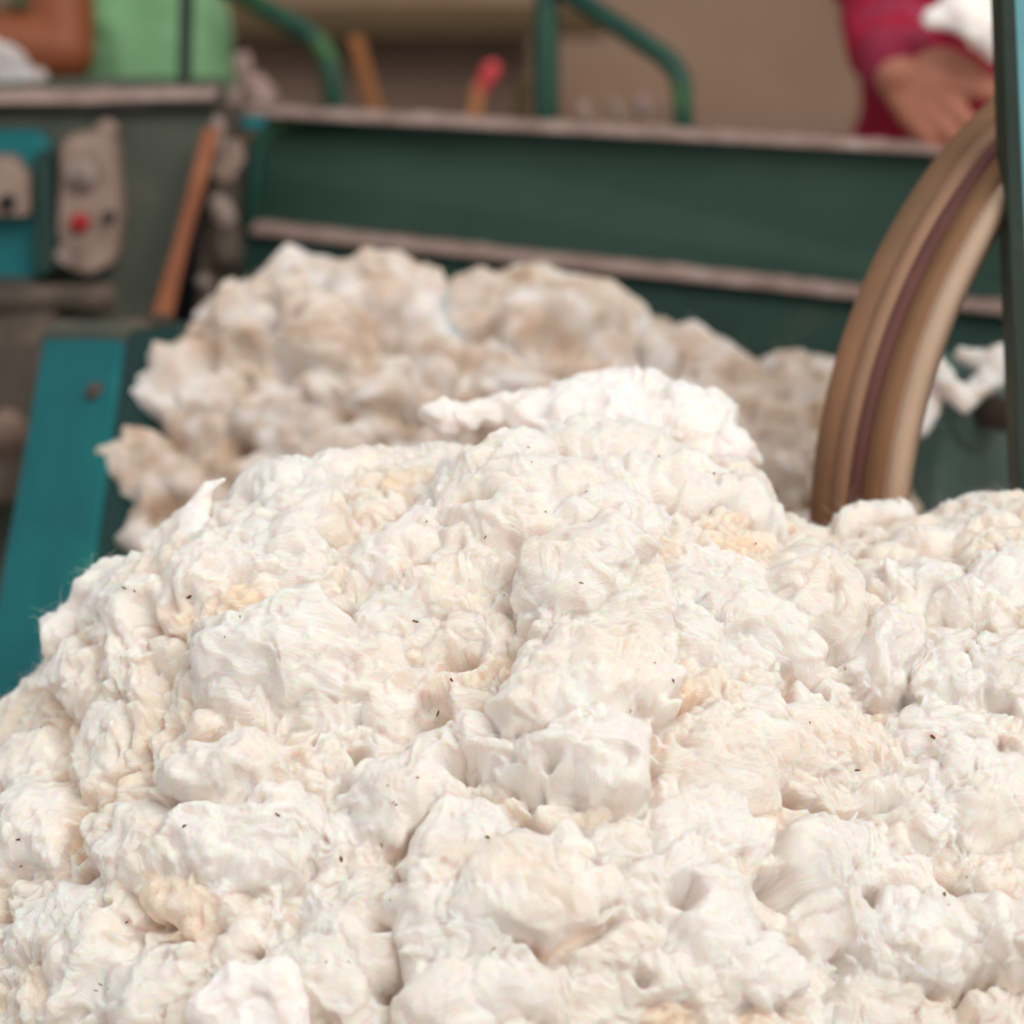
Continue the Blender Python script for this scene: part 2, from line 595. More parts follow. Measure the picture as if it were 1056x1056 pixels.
        H[sl] = np.where(ok, np.maximum(old, new) + e * e * kk * 0.25, old)

    inu = np.where((xs >= x_lo) & (xs <= x_hi))[0]
    inv = np.where(ss <= s1)[0]

    def scatter(count, lo, hi, hr, asp, ribs, seat, tint=(0.3, 1.0)):
        for _ in range(count):
            iu, iv = rs.choice(inu), rs.choice(inv)
            if seat > 0.9 and PUF[iu, iv] < 0.5: continue
            a = rs.uniform(lo, hi)
            b = a / rs.uniform(*asp)
            rb = ribs * rs.random() if rs.random() < 0.4 else 0
            stamp(iu, iv, a, b, rs.uniform(-1.9, 0.6), hs * a * rs.uniform(*hr), rb, rs.uniform(0.007, 0.011), seat, rs.uniform(1.8, 3), tint=rs.uniform(*tint) if tint else np.clip(TIN[iu, iv] + rs.uniform(-0.12, 0.15), 0, 1))

    for l in layers[:-1]:
        scatter(*l)
    holes = []
    for tf in tufts:
        cx, cy, la, lb, ang, h, rb = tf[:7]
        dd = (px - cx) ** 2 + (py - cy) ** 2 + np.where(facing, 0, 1e4) + (zc - 1.5) * 40
        iu, iv = np.unravel_index(np.argmin(dd), dd.shape)
        mpp = zc[iu, iv] / FPX
        if h < 0:
            holes.append((iu, iv, la * mpp, lb * mpp, math.radians(ang), 1.35 * h / 1000))
            continue
        # foreshortening of the slope
        stamp(iu, iv, la * mpp * 1.1, lb * mpp * 1.1, math.radians(ang), hs * h / 1000, 1.4 * rb / 1000, (tf[7] if len(tf) > 7 else 14) * mpp, tf[8] if len(tf) > 8 else 0.7, 2.6, puf=0.2 if rb else 0.7, tint=rs.uniform(*top_tint))
    scatter(*layers[-1])
    for iu, iv, a, b, ang, h in holes:
        c, n = G[iu, iv], N[iu, iv]
        v = math.cos(ang) * RT + math.sin(ang) * UP
        e1 = v - n * (v @ n)
        e1 /= np.linalg.norm(e1)
        e2 = np.cross(n, e1)
        d = G - c
        s = (d @ e1 + a * 0.55 * W[0]) / a
        t = (d @ e2 + b * 0.75 * W[1]) / b
        H += h * np.exp(-(s * s + t * t) ** 1.4)
    # soften, then surface fluff
    for _ in range(soft):
        for ax in (0, 1):
            H = 0.25 * np.roll(H, 1, ax) + 0.5 * H + 0.25 * np.roll(H, -1, ax)
    # puffs: rounded tops, narrow creases between
    q = G + N * H[..., None]
    qp = q + np.stack([W2[0], W2[1], W[2]], -1) * 0.004
    for _ in range(3):
        for ax in (0, 1):
            PUF = 0.25 * np.roll(PUF, 1, ax) + 0.5 * PUF + 0.25 * np.roll(PUF, -1, ax)
    H += PUF * puff * (0.0065 * (np.abs(perlin(qp / (0.021 * puff), seed + 90)) - 0.3) + 0.0030 * (np.abs(perlin(qp / 0.0105, seed + 91)) - 0.3))
    q = G + N * H[..., None]
    H += 0.0026 * fbm(q / 0.024, seed + 40, 2) + 0.0013 * fbm(q / 0.0075 + 5, seed + 50, 2, 0.5)
    H -= 0.0022 * (1 - np.abs(perlin(q / 0.030 + 2.0, seed + 60)) * 3.0).clip(0, 1) ** 2
    # combed locks: streaks that follow each tuft
    al = (G * DIR).sum(2) / 0.030
    ac = (G * np.cross(DIR, N)).sum(2) / 0.0052
    H += 0.0017 * perlin(np.stack([al, ac, W[0] * 1.5], -1), seed + 65)
    H += 0.0008 * perlin(np.stack([al * 2, ac * 1.9, W[1] * 2.5], -1), seed + 66)
    for _ in range(2):
        for ax in (0, 1):
            TIN = 0.25 * np.roll(TIN, 1, ax) + 0.5 * TIN + 0.25 * np.roll(TIN, -1, ax)
    # deepen the gaps between tufts
    B = H.copy()
    nb = max(2, int(0.007 / step))
    for ax in (0, 1):
        for _ in range(2):
            cs = np.cumsum(np.pad(B, [(nb + 1, nb) if a_ == ax else (0, 0) for a_ in (0, 1)], 'edge'), axis=ax)
            n_ = B.shape[ax]
            B = (np.take(cs, np.arange(n_) + 2 * nb + 1, axis=ax) - np.take(cs, np.arange(n_), axis=ax)) / (2 * nb + 1)
    dlt = H - B
    H += np.where(dlt < 0, 0.8, 0.0) * dlt
    edge = np.ones_like(H)
    fx = np.clip(np.minimum(xs - (x_lo - 0.05), (x_hi + 0.05) - xs) / 0.05, 0, 1)
    H *= fx[:, None] ** 0.5
    G = G + N * H[..., None]
    # folds: push along the surface, so that some tufts overhang
    wv = np.stack([fbm(G / 0.035 + 31 * j, seed + 70 + j, 2) for j in range(3)], -1) * 0.0055 * warp_amp
    G = G + wv * fx[:, None, None]
    for _ in range(1):
        S = 0.25 * (G[:-2, 1:-1] + G[2:, 1:-1] + G[1:-1, :-2] + G[1:-1, 2:])
        keep = (xs[1:-1] > x_lo) & (xs[1:-1] < x_hi)
        G[1:-1, 1:-1] = np.where(keep[:, None, None] & (ss[1:-1] < s1)[None, :, None], 0.5 * G[1:-1, 1:-1] + 0.5 * S, G[1:-1, 1:-1])
    nu, nv = len(xs), len(ss)
    idx = np.arange(nu * nv).reshape(nu, nv)
    Q = np.stack([idx[:-1, :-1], idx[:-1, 1:], idx[1:, 1:], idx[1:, :-1]], -1).reshape(-1, 4)
    V = G.reshape(-1, 3)
    N = grid_normals(G)
    if fibres:
        cnt, length, rad = fibres
        # where to root locks and fibres: by area, so that steep sides get their share
        ar = np.linalg.norm(np.cross(np.gradient(G, axis=0), np.gradient(G, axis=1)), axis=2)
        ar[(xs < x_lo) | (xs > x_hi), :] = 0
        ar[:, ss > s1] = 0
        cum = np.cumsum(ar.ravel())
        cum /= cum[-1]
        li = np.searchsorted(cum, rs.random(cnt))
        fu, fv = np.unravel_index(li, ar.shape)
        FV, FQ = fibre_arrays(G[fu, fv], N[fu, fv], length, rad, seed + 5, 0, 0.6, DIR[fu, fv])
        fu, fv = fu[:cnt // 4], fv[:cnt // 4]
        FV2, FQ2 = fibre_arrays(G[fu, fv], N[fu, fv], length * 1.5, rad * 2, seed + 7, len(FV), 0.35, DIR[fu, fv])
        FV, FQ = np.concatenate([FV, FV2]), np.concatenate([FQ, FQ2])
    me = mesh_from(name, V, Q)
    at = me.attributes.new('lay', 'FLOAT_VECTOR', 'POINT')
    at.data.foreach_set('vector', np.ascontiguousarray(LAY, dtype=np.float32).ravel())
    at = me.attributes.new('tint', 'FLOAT', 'POINT')
    at.data.foreach_set('value', np.ascontiguousarray(TIN, dtype=np.float32).ravel())
    o = link(name, me, mat)
    if fibres:
        tag(link('loose_fibres', mesh_from('loose_fibres', FV, FQ), M_FIBRE, o), 'fine curly fibres fuzzing the surface', kind='stuff')
    return o, (G, N, facing)


def loose_tuft(name, blobs, mat, voxel, label, cat, seed, amp=1.0, fibres=900, group=None, flen=0.012, frad=0.00011):
    """a tuft of cotton lying loose: swollen lobes grown together, then roughened; blobs: list of (p0, r0, p1, r1)"""
    bm = bmesh.new()
    for a, r0, b, r1 in blobs:
        capsule(bm, a, r0, b, r1)
    me = remeshed(bm, voxel, 3)
    X, Nn = get_co(me), get_no(me)
    X = X + Nn * (0.006 * amp * fbm(X / 0.03, seed, 3) + 0.0022 * amp * fbm(X / 0.008, seed + 9, 2))[:, None]
    X = X + np.stack([fbm(X / 0.03 + 11 * j, seed + 20 + j, 2) for j in range(3)], -1) * 0.006 * amp
    set_co(me, X)
    Nn = get_no(me)
    Q = np.empty(len(me.loops), dtype=np.int32)
    me.loops.foreach_get('vertex_index', Q)
    Q = Q.reshape(-1, 4)
    if fibres:
        i = np.random.default_rng(seed).integers(0, len(X), fibres)
        FV, FQ = fibre_arrays(X[i], Nn[i], flen, frad, seed, 0)
    bpy.data.meshes.remove(me)
    c = X.mean(0)
    o = link(name, mesh_from(name, X - c, Q), mat)
    o.location = c
    if fibres:
        f = link('loose_fibres', mesh_from('loose_fibres', FV - c, FQ), M_FIBRE)
        f.parent = o
        tag(f, 'fine curly fibres fuzzing the surface', kind='stuff')
    return tag(o, label, cat, group)


# ------------------------------------------------------------------ the setting
bm = bmesh.new(); box(bm, (-3, -1.2, -0.1), (3, 4.42, 0)); tag(build('floor', bm, M_FLOOR), kind='structure')
bm = bmesh.new(); box(bm, (-3, 4.3, 0), (3, 4.42, 3.0)); tag(build('wall_back', bm, M_WALL), kind='structure')
bm = bmesh.new(); box(bm, (-3, 4.14, 0), (3, 4.3, P(780, 126, 4.25).z)); tag(build('trim_1', bm, M_WALLDK, bevel=0.01), kind='structure')
bt_, bb_ = P_at_y(400, 13, 4.02).z, P_at_y(400, 40, 4.02).z
bm = bmesh.new(); box(bm, (-3, 4.02, bb_), (P_at_y(625, 28, 4.02).x, 4.14, bt_)); tag(build('trim_2', bm, M_BEAM, bevel=0.006), kind='structure')
bm = bmesh.new(); box(bm, (-3, 4.1, P(780, 126, 4.25).z), (P_at_y(548, 60, 4.1).x, 4.3, bb_ + 0.01)); tag(build('trim_3', bm, M_WALLDK, bevel=0.006), kind='structure')

# ------------------------------------------------------------------ feed trough
tr = empty('feed_trough', (P(600, 130, 2.9).x, 2.9, 0), 'long dark green steel trough behind the cotton, its rim and ledge grey with lint', 'trough')
LD, RD = 3.0, 2.74
rimL, rimR = P(262, 113, LD), P(1120, 160, RD)
ledL, ledR = P(262, 226, LD - 0.03), P(1120, 318, RD - 0.03)
back = Vector((0.12, 1, 0)).normalized()
# panel with a rounded upper corner at its left end
corner = [P(262, 226, LD), P(262, 178, LD), P(265, 154, LD), P(274, 136, LD), P(290, 123, LD), P(314, 118, LD)]
bm = bmesh.new(); prism(bm, corner + [P(1120, 164, RD), P(1120, 318, RD)], back * 0.012); build('back_panel', bm, M_GREEN, tr)
edge = [P(257, 250, LD - 0.01)] + [p - back * 0.008 for p in corner[1:]] + [P(420, 123, LD - 0.04)]
bm = bmesh.new(); tube(bm, edge, [0.010] * (len(edge) - 1) + [0.004], 10); build('corner_bead', bm, M_RIMGREEN, tr, True)


def lint_strip(name, a, b, width, height, parent, seed):
    bm = bmesh.new()
    n, mrow = 160, 5
    rows = []
    for i in range(n + 1):
        p = a.lerp(b, i / n)
        rr = []
        for j in range(mrow + 1):
            t = j / mrow
            w_ = 4 * t * (1 - t)
            nz = float(fbm(np.array([[p.x / 0.03, t * 2, seed]]), seed, 3)[0])
            rr.append(bm.verts.new(p + back * (width * (t - 0.5)) + Vector((0, 0, height * (0.6 + 0.4 * w_) + w_ * 0.006 * nz))))
        rows.append(rr)
    low = [[bm.verts.new(p + back * (width * (t - 0.5)) - Vector((0, 0, 0.003))) for t in (0, 1)] for p in (a.lerp(b, i / n) for i in range(n + 1))]
    for i in range(n):
        for j in range(mrow):
            bm.faces.new((rows[i][j], rows[i][j + 1], rows[i + 1][j + 1], rows[i + 1][j]))
        bm.faces.new((low[i][0], rows[i][0], rows[i + 1][0], low[i + 1][0]))
        bm.faces.new((low[i][1], low[i + 1][1], rows[i + 1][mrow], rows[i][mrow]))
    return build(name, bm, M_LINT, parent, True)


o = lint_strip('rim', P(240, 112, LD), P(1120, 161, RD), 0.036, 0.004, tr, 4); o['label'] = 'flat top rim covered in pale lint dust'
o = lint_strip('ledge', P(262, 234, LD - 0.02), P(1120, 326, RD - 0.02), 0.040, 0.004, tr, 9); o['label'] = 'lower ledge covered in pale lint dust'
bm = bmesh.new(); prism(bm, [P(250, 238, LD - 0.02), P(1120, 330, RD - 0.02), P(1120, 560, RD - 0.1), P(250, 470, LD - 0.1)], back * 0.012); build('lower_panel', bm, M_LOWGREEN, tr)
bm = bmesh.new(); box(bm, (-0.42, 2.08, 0.36), (0.75, 2.86, 0.375)); build('floor_plate', bm, M_LOWGREEN, tr)
for x, y in ((-0.36, 2.2), (0.68, 2.2), (-0.3, 2.8), (0.68, 2.7)):
    bm = bmesh.new(); box(bm, (x - 0.025, y - 0.025, 0), (x + 0.025, y + 0.025, 0.36)); build('leg', bm, M_LOWGREEN, tr)

# rails and sticks behind the trough
zr_ = lambda px: rimL.lerp(rimR, (px - 262) / 858)
rail = empty('guard_rail', zr_(563) + Vector((0, 0.03, 0)), 'green pipe guard rail with an upright post and a bent brace behind the trough rim', 'rail')
bm = bmesh.new(); tube(bm, [P(564, 112, 2.95) - Vector((0, 0, 0.5)), P(564, 112, 2.95), P(563, -260, 2.95)], 0.0135); build('post', bm, M_RIMGREEN, rail, True)
bm = bmesh.new(); tube(bm, rounded([P(570, -18, 2.94), P(703, 70, 2.90), P(707, 200, 2.90)], 0.028), 0.0115); build('brace', bm, M_RIMGREEN, rail, True)
bar = empty('bent_pipe', P(350, 110, 3.05), 'green bent pipe sloping down behind the left end of the trough rim', 'pipe')
bm = bmesh.new(); tube(bm, rounded([P(215, -25, 3.15), P(338, 45, 3.12), P(354, 190, 3.12)], 0.035), 0.0125); build('pipe', bm, M_RIMGREEN, bar, True)
bm = bmesh.new(); disc(bm, P(352, 188, 3.12), (0, 0, -1), 0.03, 0.008); build('foot_flange', bm, M_GREEN, bar, True)
Y = lambda x, y: P_at_y(x, y, 3.30)
bm = bmesh.new(); prism(bm, [Y(359, 40), Y(373, 40), Y(606, 905), Y(588, 905)], Vector((0, 0.02, 0)))
tag(build('wooden_stick', bm, M_STICK, bevel=0.003), 'plain orange wooden stick leaning beside the bent green pipe', 'stick')
pk = empty('tool_handle', Y(310, 905), 'red-gripped wooden tool handle leaning behind the trough rim', 'tool')
bm = bmesh.new(); capsule(bm, Y(495, 93), 0.008, Y(507, 72), 0.0105); build('grip', bm, M_REDPLASTIC, pk, True)['label'] = 'bright red grip'
bm = bmesh.new(); tube(bm, [Y(330, 905), Y(495, 86)], 0.008); build('shaft', bm, M_STICK, pk, True)
bm = bmesh.new(); prism(bm, [Y(537, 78), Y(552, 84), Y(428, 905), Y(412, 905)], Vector((0, 0.018, 0)))
tag(build('wooden_lath', bm, M_BEAM, bevel=0.003), 'dull brown wooden lath leaning between the red grip and the green post', 'stick')

# ------------------------------------------------------------------ machine housing at the left
hb = empty('machine_housing', P(100, 300, 2.85), 'dusty grey green machine housing with a red button left of the trough', 'machine')
HD = 2.85
back2 = Vector((0, 1, 0))
bm = bmesh.new(); prism(bm, [P(-120, 104, HD), P(222, 104, HD), P(214, 150, HD), P(150, 345, HD), P(140, 720, HD), P(-120, 720, HD)], back2 * 0.16); build('body', bm, M_GREY, hb, bevel=0.006)
o = lint_strip('top_lip', P(-120, 101, HD - 0.01), P(226, 97, HD + 0.02), 0.055, 0.004, hb, 14); o['label'] = 'top edge covered in pale lint dust'
bm = bmesh.new(); tube(bm, [P(-120, 112, HD - 0.01), P(222, 108, HD - 0.01)], 0.006); build('edge_bead', bm, M_DARK, hb, True)
bm = bmesh.new(); prism(bm, [P(-120, 138, HD - 0.02), P(38, 136, HD - 0.02), P(52, 150, HD - 0.02), P(36, 300, HD - 0.02), P(-120, 300, HD - 0.02)], back2 * 0.03); o = build('side_cover', bm, M_TEAL, hb, bevel=0.004); o['label'] = 'teal side cover'
bm = bmesh.new(); prism(bm, [P(34, 160, HD - 0.045), P(53, 158, HD - 0.045), P(60, 276, HD - 0.045), P(36, 290, HD - 0.045)], back2 * 0.03); build('guide_bar', bm, M_LOWGREEN, hb, bevel=0.003)
bm = bmesh.new(); prism(bm, [P(-60, 164, HD - 0.05), P(12, 164, HD - 0.05), P(30, 186, HD - 0.05), P(30, 224, HD - 0.05), P(-60, 224, HD - 0.05)], back2 * 0.034); br = build('bracket', bm, M_PINK, hb, bevel=0.004)
bm = bmesh.new(); disc(bm, P(8, 208, HD - 0.05), (0, -1, 0), 0.009, 0.008, 18); build('bolt', bm, M_DARK, br, True)
bx = empty('bearing_box', (0, 0, 0), None, None); bx.parent = hb
bx.location = Vector((0, 0, 0))
bpts = [(62, 146), (108, 140), (118, 160), (124, 230), (120, 272), (92, 286), (64, 278), (58, 240)]
bm = bmesh.new(); prism(bm, [P(x, y, HD - 0.055) for x, y in bpts], back2 * 0.06); o = build('box_body', bm, M_PINK, bx, bevel=0.008)
bm = bmesh.new(); disc(bm, P(86, 180, HD - 0.055), (0, -1, 0.1), 0.016, 0.012, 24); build('shaft_cap', bm, M_BOLT, bx, True)
bm = bmesh.new(); disc(bm, P(83, 229, HD - 0.056), (0, -1, 0.1), 0.0095, 0.009, 24); build('button', bm, M_BUTTON, bx, True)['label'] = 'small red button'
bm = bmesh.new(); disc(bm, P(113, 224, HD - 0.056), (0, -1, 0.1), 0.007, 0.008, 6); build('bolt', bm, M_DARK, bx)
bm = bmesh.new(); disc(bm, P(70, 262, HD - 0.056), (0, -1, 0.1), 0.011, 0.012, 6); build('bolt', bm, M_BOLT, bx)
bm = bmesh.new(); disc(bm, P(112, 134, HD - 0.004), (0, -1, 0.1), 0.012, 0.02, 20); build('rivet', bm, M_PINK, hb, True)
# rusty foot of the housing, below the cover
bm = bmesh.new(); prism(bm, [P(-120, 292, HD - 0.06), P(30, 296, HD - 0.06), P(62, 330, HD - 0.06), P(40, 520, HD - 0.08), P(-120, 520, HD - 0.08)], back2 * 0.07); build('foot_plate', bm, M_TAUPE, hb, bevel=0.006)
bm = bmesh.new(); tube(bm, [P(-60, 310, HD - 0.075), P(118, 306, HD - 0.04)], 0.014); build('tie_rod', bm, M_TAUPE, hb, True)
bm = bmesh.new(); disc(bm, P(10, 440, HD - 0.085), (0, -1, 0), 0.02, 0.02, 20); build('nut', bm, M_PINK, hb, True)
for x in (-0.62, -0.42):
    bm = bmesh.new(); box(bm, (x - 0.03, 2.76, 0), (x + 0.03, 2.84, 0.62)); build('leg', bm, M_TAUPE, hb)

bm = bmesh.new(); prism(bm, [P(209, 134, HD - 0.05), P(227, 136, HD - 0.05), P(196, 245, HD - 0.07), P(176, 334, HD - 0.09), P(154, 334, HD - 0.09), P(182, 240, HD - 0.07)], back2 * 0.02)
tag(build('wooden_strip', bm, M_RUST, bevel=0.003), 'rust orange strip slanting down the right edge of the grey green housing', 'strip')

# linkage between housing and trough
lk = empty('linkage_bracket', P(235, 210, 2.88), 'lint-covered iron linkage between the grey green housing and the trough end', 'bracket')
LKD = 2.9
bm = bmesh.new(); prism(bm, [P(214, 112, LKD), P(250, 112, LKD), P(246, 180, LKD), P(242, 320, LKD), P(200, 340, LKD), P(206, 230, LKD)], back2 * 0.05); build('plate', bm, M_TAUPE, lk, bevel=0.005)
bm = bmesh.new(); prism(bm, [P(222, 150, LKD - 0.03), P(248, 146, LKD - 0.03), P(252, 168, LKD - 0.03), P(236, 192, LKD - 0.03), P(216, 184, LKD - 0.03)], back2 * 0.03); build('arm', bm, M_PINK, lk, bevel=0.005)
bm = bmesh.new(); capsule(bm, P(226, 205, LKD - 0.02), 0.014, P(236, 262, LKD - 0.02), 0.017); build('knuckle', bm, M_TAUPE, lk, True)
bm = bmesh.new(); capsule(bm, P(226, 212, LKD - 0.035), 0.011, P(233, 226, LKD - 0.035), 0.012); build('pivot_pin', bm, M_BOLT, lk, True)
bm = bmesh.new(); capsule(bm, P(222, 128, LKD - 0.035), 0.010, P(223, 150, LKD - 0.035), 0.010); build('bolt', bm, M_BOLT, lk, True)
bm = bmesh.new(); disc(bm, P(211, 290, LKD - 0.01), (0, -1, 0.2), 0.008, 0.014, 16); build('bolt', bm, M_BOLT, lk, True)
bm = bmesh.new(); prism(bm, [P(248, 122, LKD - 0.012), P(276, 122, LKD - 0.012), P(270, 134, LKD - 0.012), P(250, 134, LKD - 0.012)], back2 * 0.02); build('tab', bm, M_TEAL, lk, bevel=0.002)
bm = bmesh.new(); box(bm, (P(214, 300, LKD).x, 2.86, 0.02), (P(250, 300, LKD).x, 2.9, 0.75)); build('stem', bm, M_TAUPE, lk)
bm = bmesh.new(); box(bm, (P(214, 300, LKD).x - 0.03, 2.83, 0.0), (P(250, 300, LKD).x + 0.03, 2.93, 0.02)); build('foot', bm, M_TAUPE, lk)

# thin upright in front of the green shirt
bm = bmesh.new(); prism(bm, [P(189, -240, 2.95), P(206, -240, 2.95), P(196, 112, 2.95), P(182, 112, 2.95)], back2 * 0.016)
tag(build('upright_bar', bm, M_POSTDK, bevel=0.002), 'thin dark green upright bar in front of the green shirt', 'bar')

# ------------------------------------------------------------------ teal chute
ch = empty('discharge_chute', P(70, 560, 2.5), 'tall teal painted steel chute standing left of the raw cotton', 'chute')
a0, a1, a2, a3 = P(44, 346, 2.56), P(124, 350, 2.50), P(62, 800, 2.34), P(-34, 790, 2.40)
bm = bmesh.new(); prism(bm, [a0, a1, a2, a3], Vector((0.02, 0.03, -0.005))); build('front_panel', bm, M_TEAL, ch, bevel=0.004)
sdv = Vector((0.16, 0.14, 0.0))
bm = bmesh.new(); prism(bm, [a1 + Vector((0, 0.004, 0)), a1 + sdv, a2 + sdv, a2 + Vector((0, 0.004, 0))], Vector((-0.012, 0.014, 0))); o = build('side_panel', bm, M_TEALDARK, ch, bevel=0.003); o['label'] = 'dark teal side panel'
bm = bmesh.new(); prism(bm, [a0 + Vector((-0.004, 0, 0.004)), a1 + Vector((0.004, 0, 0.004)), a1 + Vector((0.014, 0.05, 0.004)), a0 + Vector((0.01, 0.05, 0.004))], Vector((0, 0, -0.016))); build('top_flange', bm, M_GREY, ch, bevel=0.003)
for q, rr in (((100, 404), 0.009),):
    bm = bmesh.new(); disc(bm, P(q[0], q[1], 2.5), (0, -1, 0.2), rr, 0.012, 18); build('bolt', bm, M_TAUPE, ch, True)
bm = bmesh.new(); box(bm, (a3.x + 0.01, a3.y + 0.01, 0), (a3.x + 0.07, a3.y + 0.06, a3.z)); build('leg', bm, M_TEALDARK, ch)
bm = bmesh.new(); capsule(bm, P(128, 352, 2.58), 0.02, P(168, 338, 2.66), 0.014)
tag(build('pivot_joint', bm, M_TAUPE, smooth=True), 'dusty brown pivot joint above the teal chute under the rust strip', 'joint')

# ------------------------------------------------------------------ flywheel at the right
WC, WA, WR, WW = Vector((0.5094, 2.3515, 0.7589)), Vector((0.6513, -0.7589, 0)), 0.3532, 0.089
fly = empty('flywheel', WC, 'large tan flywheel with a maroon belt behind the white cotton', 'wheel')
TH = 0.016
bm = bmesh.new(); lathe(bm, WC, WA, [(0.0, WR - TH), (0.0, WR - 0.003), (0.0027, WR), (0.0269, WR), (0.0269, WR - TH)], 200); build('rim_flange', bm, M_OLIVE, fly, True)
bm = bmesh.new(); lathe(bm, WC, WA, [(0.0269, WR - TH), (0.0269, WR + 0.001), (0.0413, WR + 0.001), (0.0431, WR - 0.003), (0.0565, WR - 0.003), (0.0583, WR + 0.001), (0.0807, WR + 0.001), (0.0807, WR - TH)], 200); rimo = build('rim', bm, M_TAN, fly, True)
bm = bmesh.new(); lathe(bm, WC, WA, [(0.0422, WR - 0.006), (0.0422, WR - 0.001), (0.0449, WR + 0.0015), (0.0556, WR + 0.0015), (0.0574, WR - 0.001), (0.0574, WR - 0.006)], 200); build('belt', bm, M_MAROON, fly, True)['label'] = 'maroon belt running round the rim'
bm = bmesh.new(); lathe(bm, WC, WA, [(0.0592, WR - 0.006), (0.0592, WR + 0.002), (0.0789, WR + 0.002), (0.0798, WR - 0.006)], 200); build('wear_band', bm, M_BROWN, fly, True)
bm = bmesh.new(); lathe(bm, WC, WA, [(0.0794, WR - TH), (0.0794, WR + 0.001), (WW, WR), (WW + 0.003, WR - 0.004), (WW + 0.003, WR - 0.018), (WW, WR - TH)], 200); build('rim_edge', bm, M_CREAM, fly, True)['label'] = 'pale worn rim edge'
bm = bmesh.new(); tube(bm, [WC + WA * 0.0, WC + WA * WW], 0.045, 32); build('hub', bm, M_TAUPE, fly, True)
e1 = Vector((0, 0, 1)); e2 = Vector((WA.y, -WA.x, 0))
for k in range(3):
    t = math.radians(97 + 120 * k)
    d = e1 * math.sin(t) + e2 * (-math.cos(t))
    bm = bmesh.new(); tube(bm, [WC + WA * WW / 2 + d * 0.03, WC + WA * WW / 2 + d * (WR - 0.02)], [0.018, 0.013]); build('spoke', bm, M_BROWN, fly, True)
bm = bmesh.new(); tube(bm, [WC - WA * 0.15, WC + WA * 0.22], 0.016, 20); build('axle', bm, M_TAUPE, fly, True)

BC = WC - WA * 0.16
bb = empty('bearing_stand', (BC.x, BC.y, 0), 'dull teal bearing block seen through the flywheel below a cotton wisp', 'bearing')
bm = bmesh.new(); tube(bm, [BC + WA * 0.05, BC + WA * 0.045, BC - WA * 0.045, BC - WA * 0.05], [0.036, 0.042, 0.042, 0.036], 28); build('bearing_shell', bm, M_DULLTEAL, bb, True)
pv = Vector((-WA.y, WA.x, 0)).normalized()
q0, q1 = BC - pv * 0.05 - WA * 0.045, BC + pv * 0.05 - WA * 0.045
dz = Vector((0, 0, 1))
bm = bmesh.new(); prism(bm, [q0 - dz * 0.005, q1 - dz * 0.005, q1 + pv * 0.012 - dz * 0.13, q0 - pv * 0.012 - dz * 0.13], WA * 0.09); build('pedestal', bm, M_DULLTEAL, bb, bevel=0.006)
bm = bmesh.new(); prism(bm, [q0 - pv * 0.05 - dz * 0.13, q1 + pv * 0.05 - dz * 0.13, q1 + pv * 0.05 - dz * 0.15, q0 - pv * 0.05 - dz * 0.15], WA * 0.11); build('base_plate', bm, M_TAUPE, bb, bevel=0.004)
bm = bmesh.new(); prism(bm, [q0 - dz * 0.15, q1 - dz * 0.15, Vector((q1.x, q1.y, 0)), Vector((q0.x, q0.y, 0))], WA * 0.08); build('leg', bm, M_TAUPE, bb)
for sg in (-1, 1):
    bm = bmesh.new(); disc(bm, BC + pv * sg * 0.08 - dz * 0.132 + WA * 0.01, (0, 0, 1), 0.011, 0.016, 6); build('bolt', bm, M_BOLT, bb)
lug = P(1050, 440, 2.60)
bm = bmesh.new(); prism(bm, [lug + Vector((-0.03, 0, 0.05)), lug + Vector((0.05, 0, 0.07)), lug + Vector((0.05, 0, -0.12)), lug + Vector((-0.02, 0, -0.12))], back2 * 0.05)
tag(build('angle_bracket', bm, M_TAUPE, bevel=0.008), 'dusty brown bracket between the teal bearing block and the right-hand post', 'bracket')

# post at the right edge
ps = empty('support_post', P(1080, 1000, 2.15), 'leaning dark green and teal steel post at the far right in front of the flywheel', 'post')
pl = lambda y, dx: P(1029.5 + dx + (y * 0.026 if y < 211 else 5.5 + (y - 211) * 0.043), y, 2.14)
ptop, pmid, pbot = -260, 480, 900
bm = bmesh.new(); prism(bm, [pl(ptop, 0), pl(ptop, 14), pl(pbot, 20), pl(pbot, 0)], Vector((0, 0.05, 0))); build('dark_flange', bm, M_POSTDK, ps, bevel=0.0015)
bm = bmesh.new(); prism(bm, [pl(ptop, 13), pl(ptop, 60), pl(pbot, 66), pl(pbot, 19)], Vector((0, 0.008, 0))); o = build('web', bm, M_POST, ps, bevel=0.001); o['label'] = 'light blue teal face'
bt = pl(pbot, 30)
bm = bmesh.new(); box(bm, (bt.x - 0.025, bt.y, 0), (bt.x + 0.04, bt.y + 0.05, bt.z + 0.01)); build('foot', bm, M_POSTDK, ps)


# ------------------------------------------------------------------ people
def body_mesh(segs, voxel, smooth=5):
    bm = bmesh.new()
    for a, r0, b, r1 in segs:
        capsule(bm, a, r0, b, r1)
    return remeshed(bm, voxel, smooth)


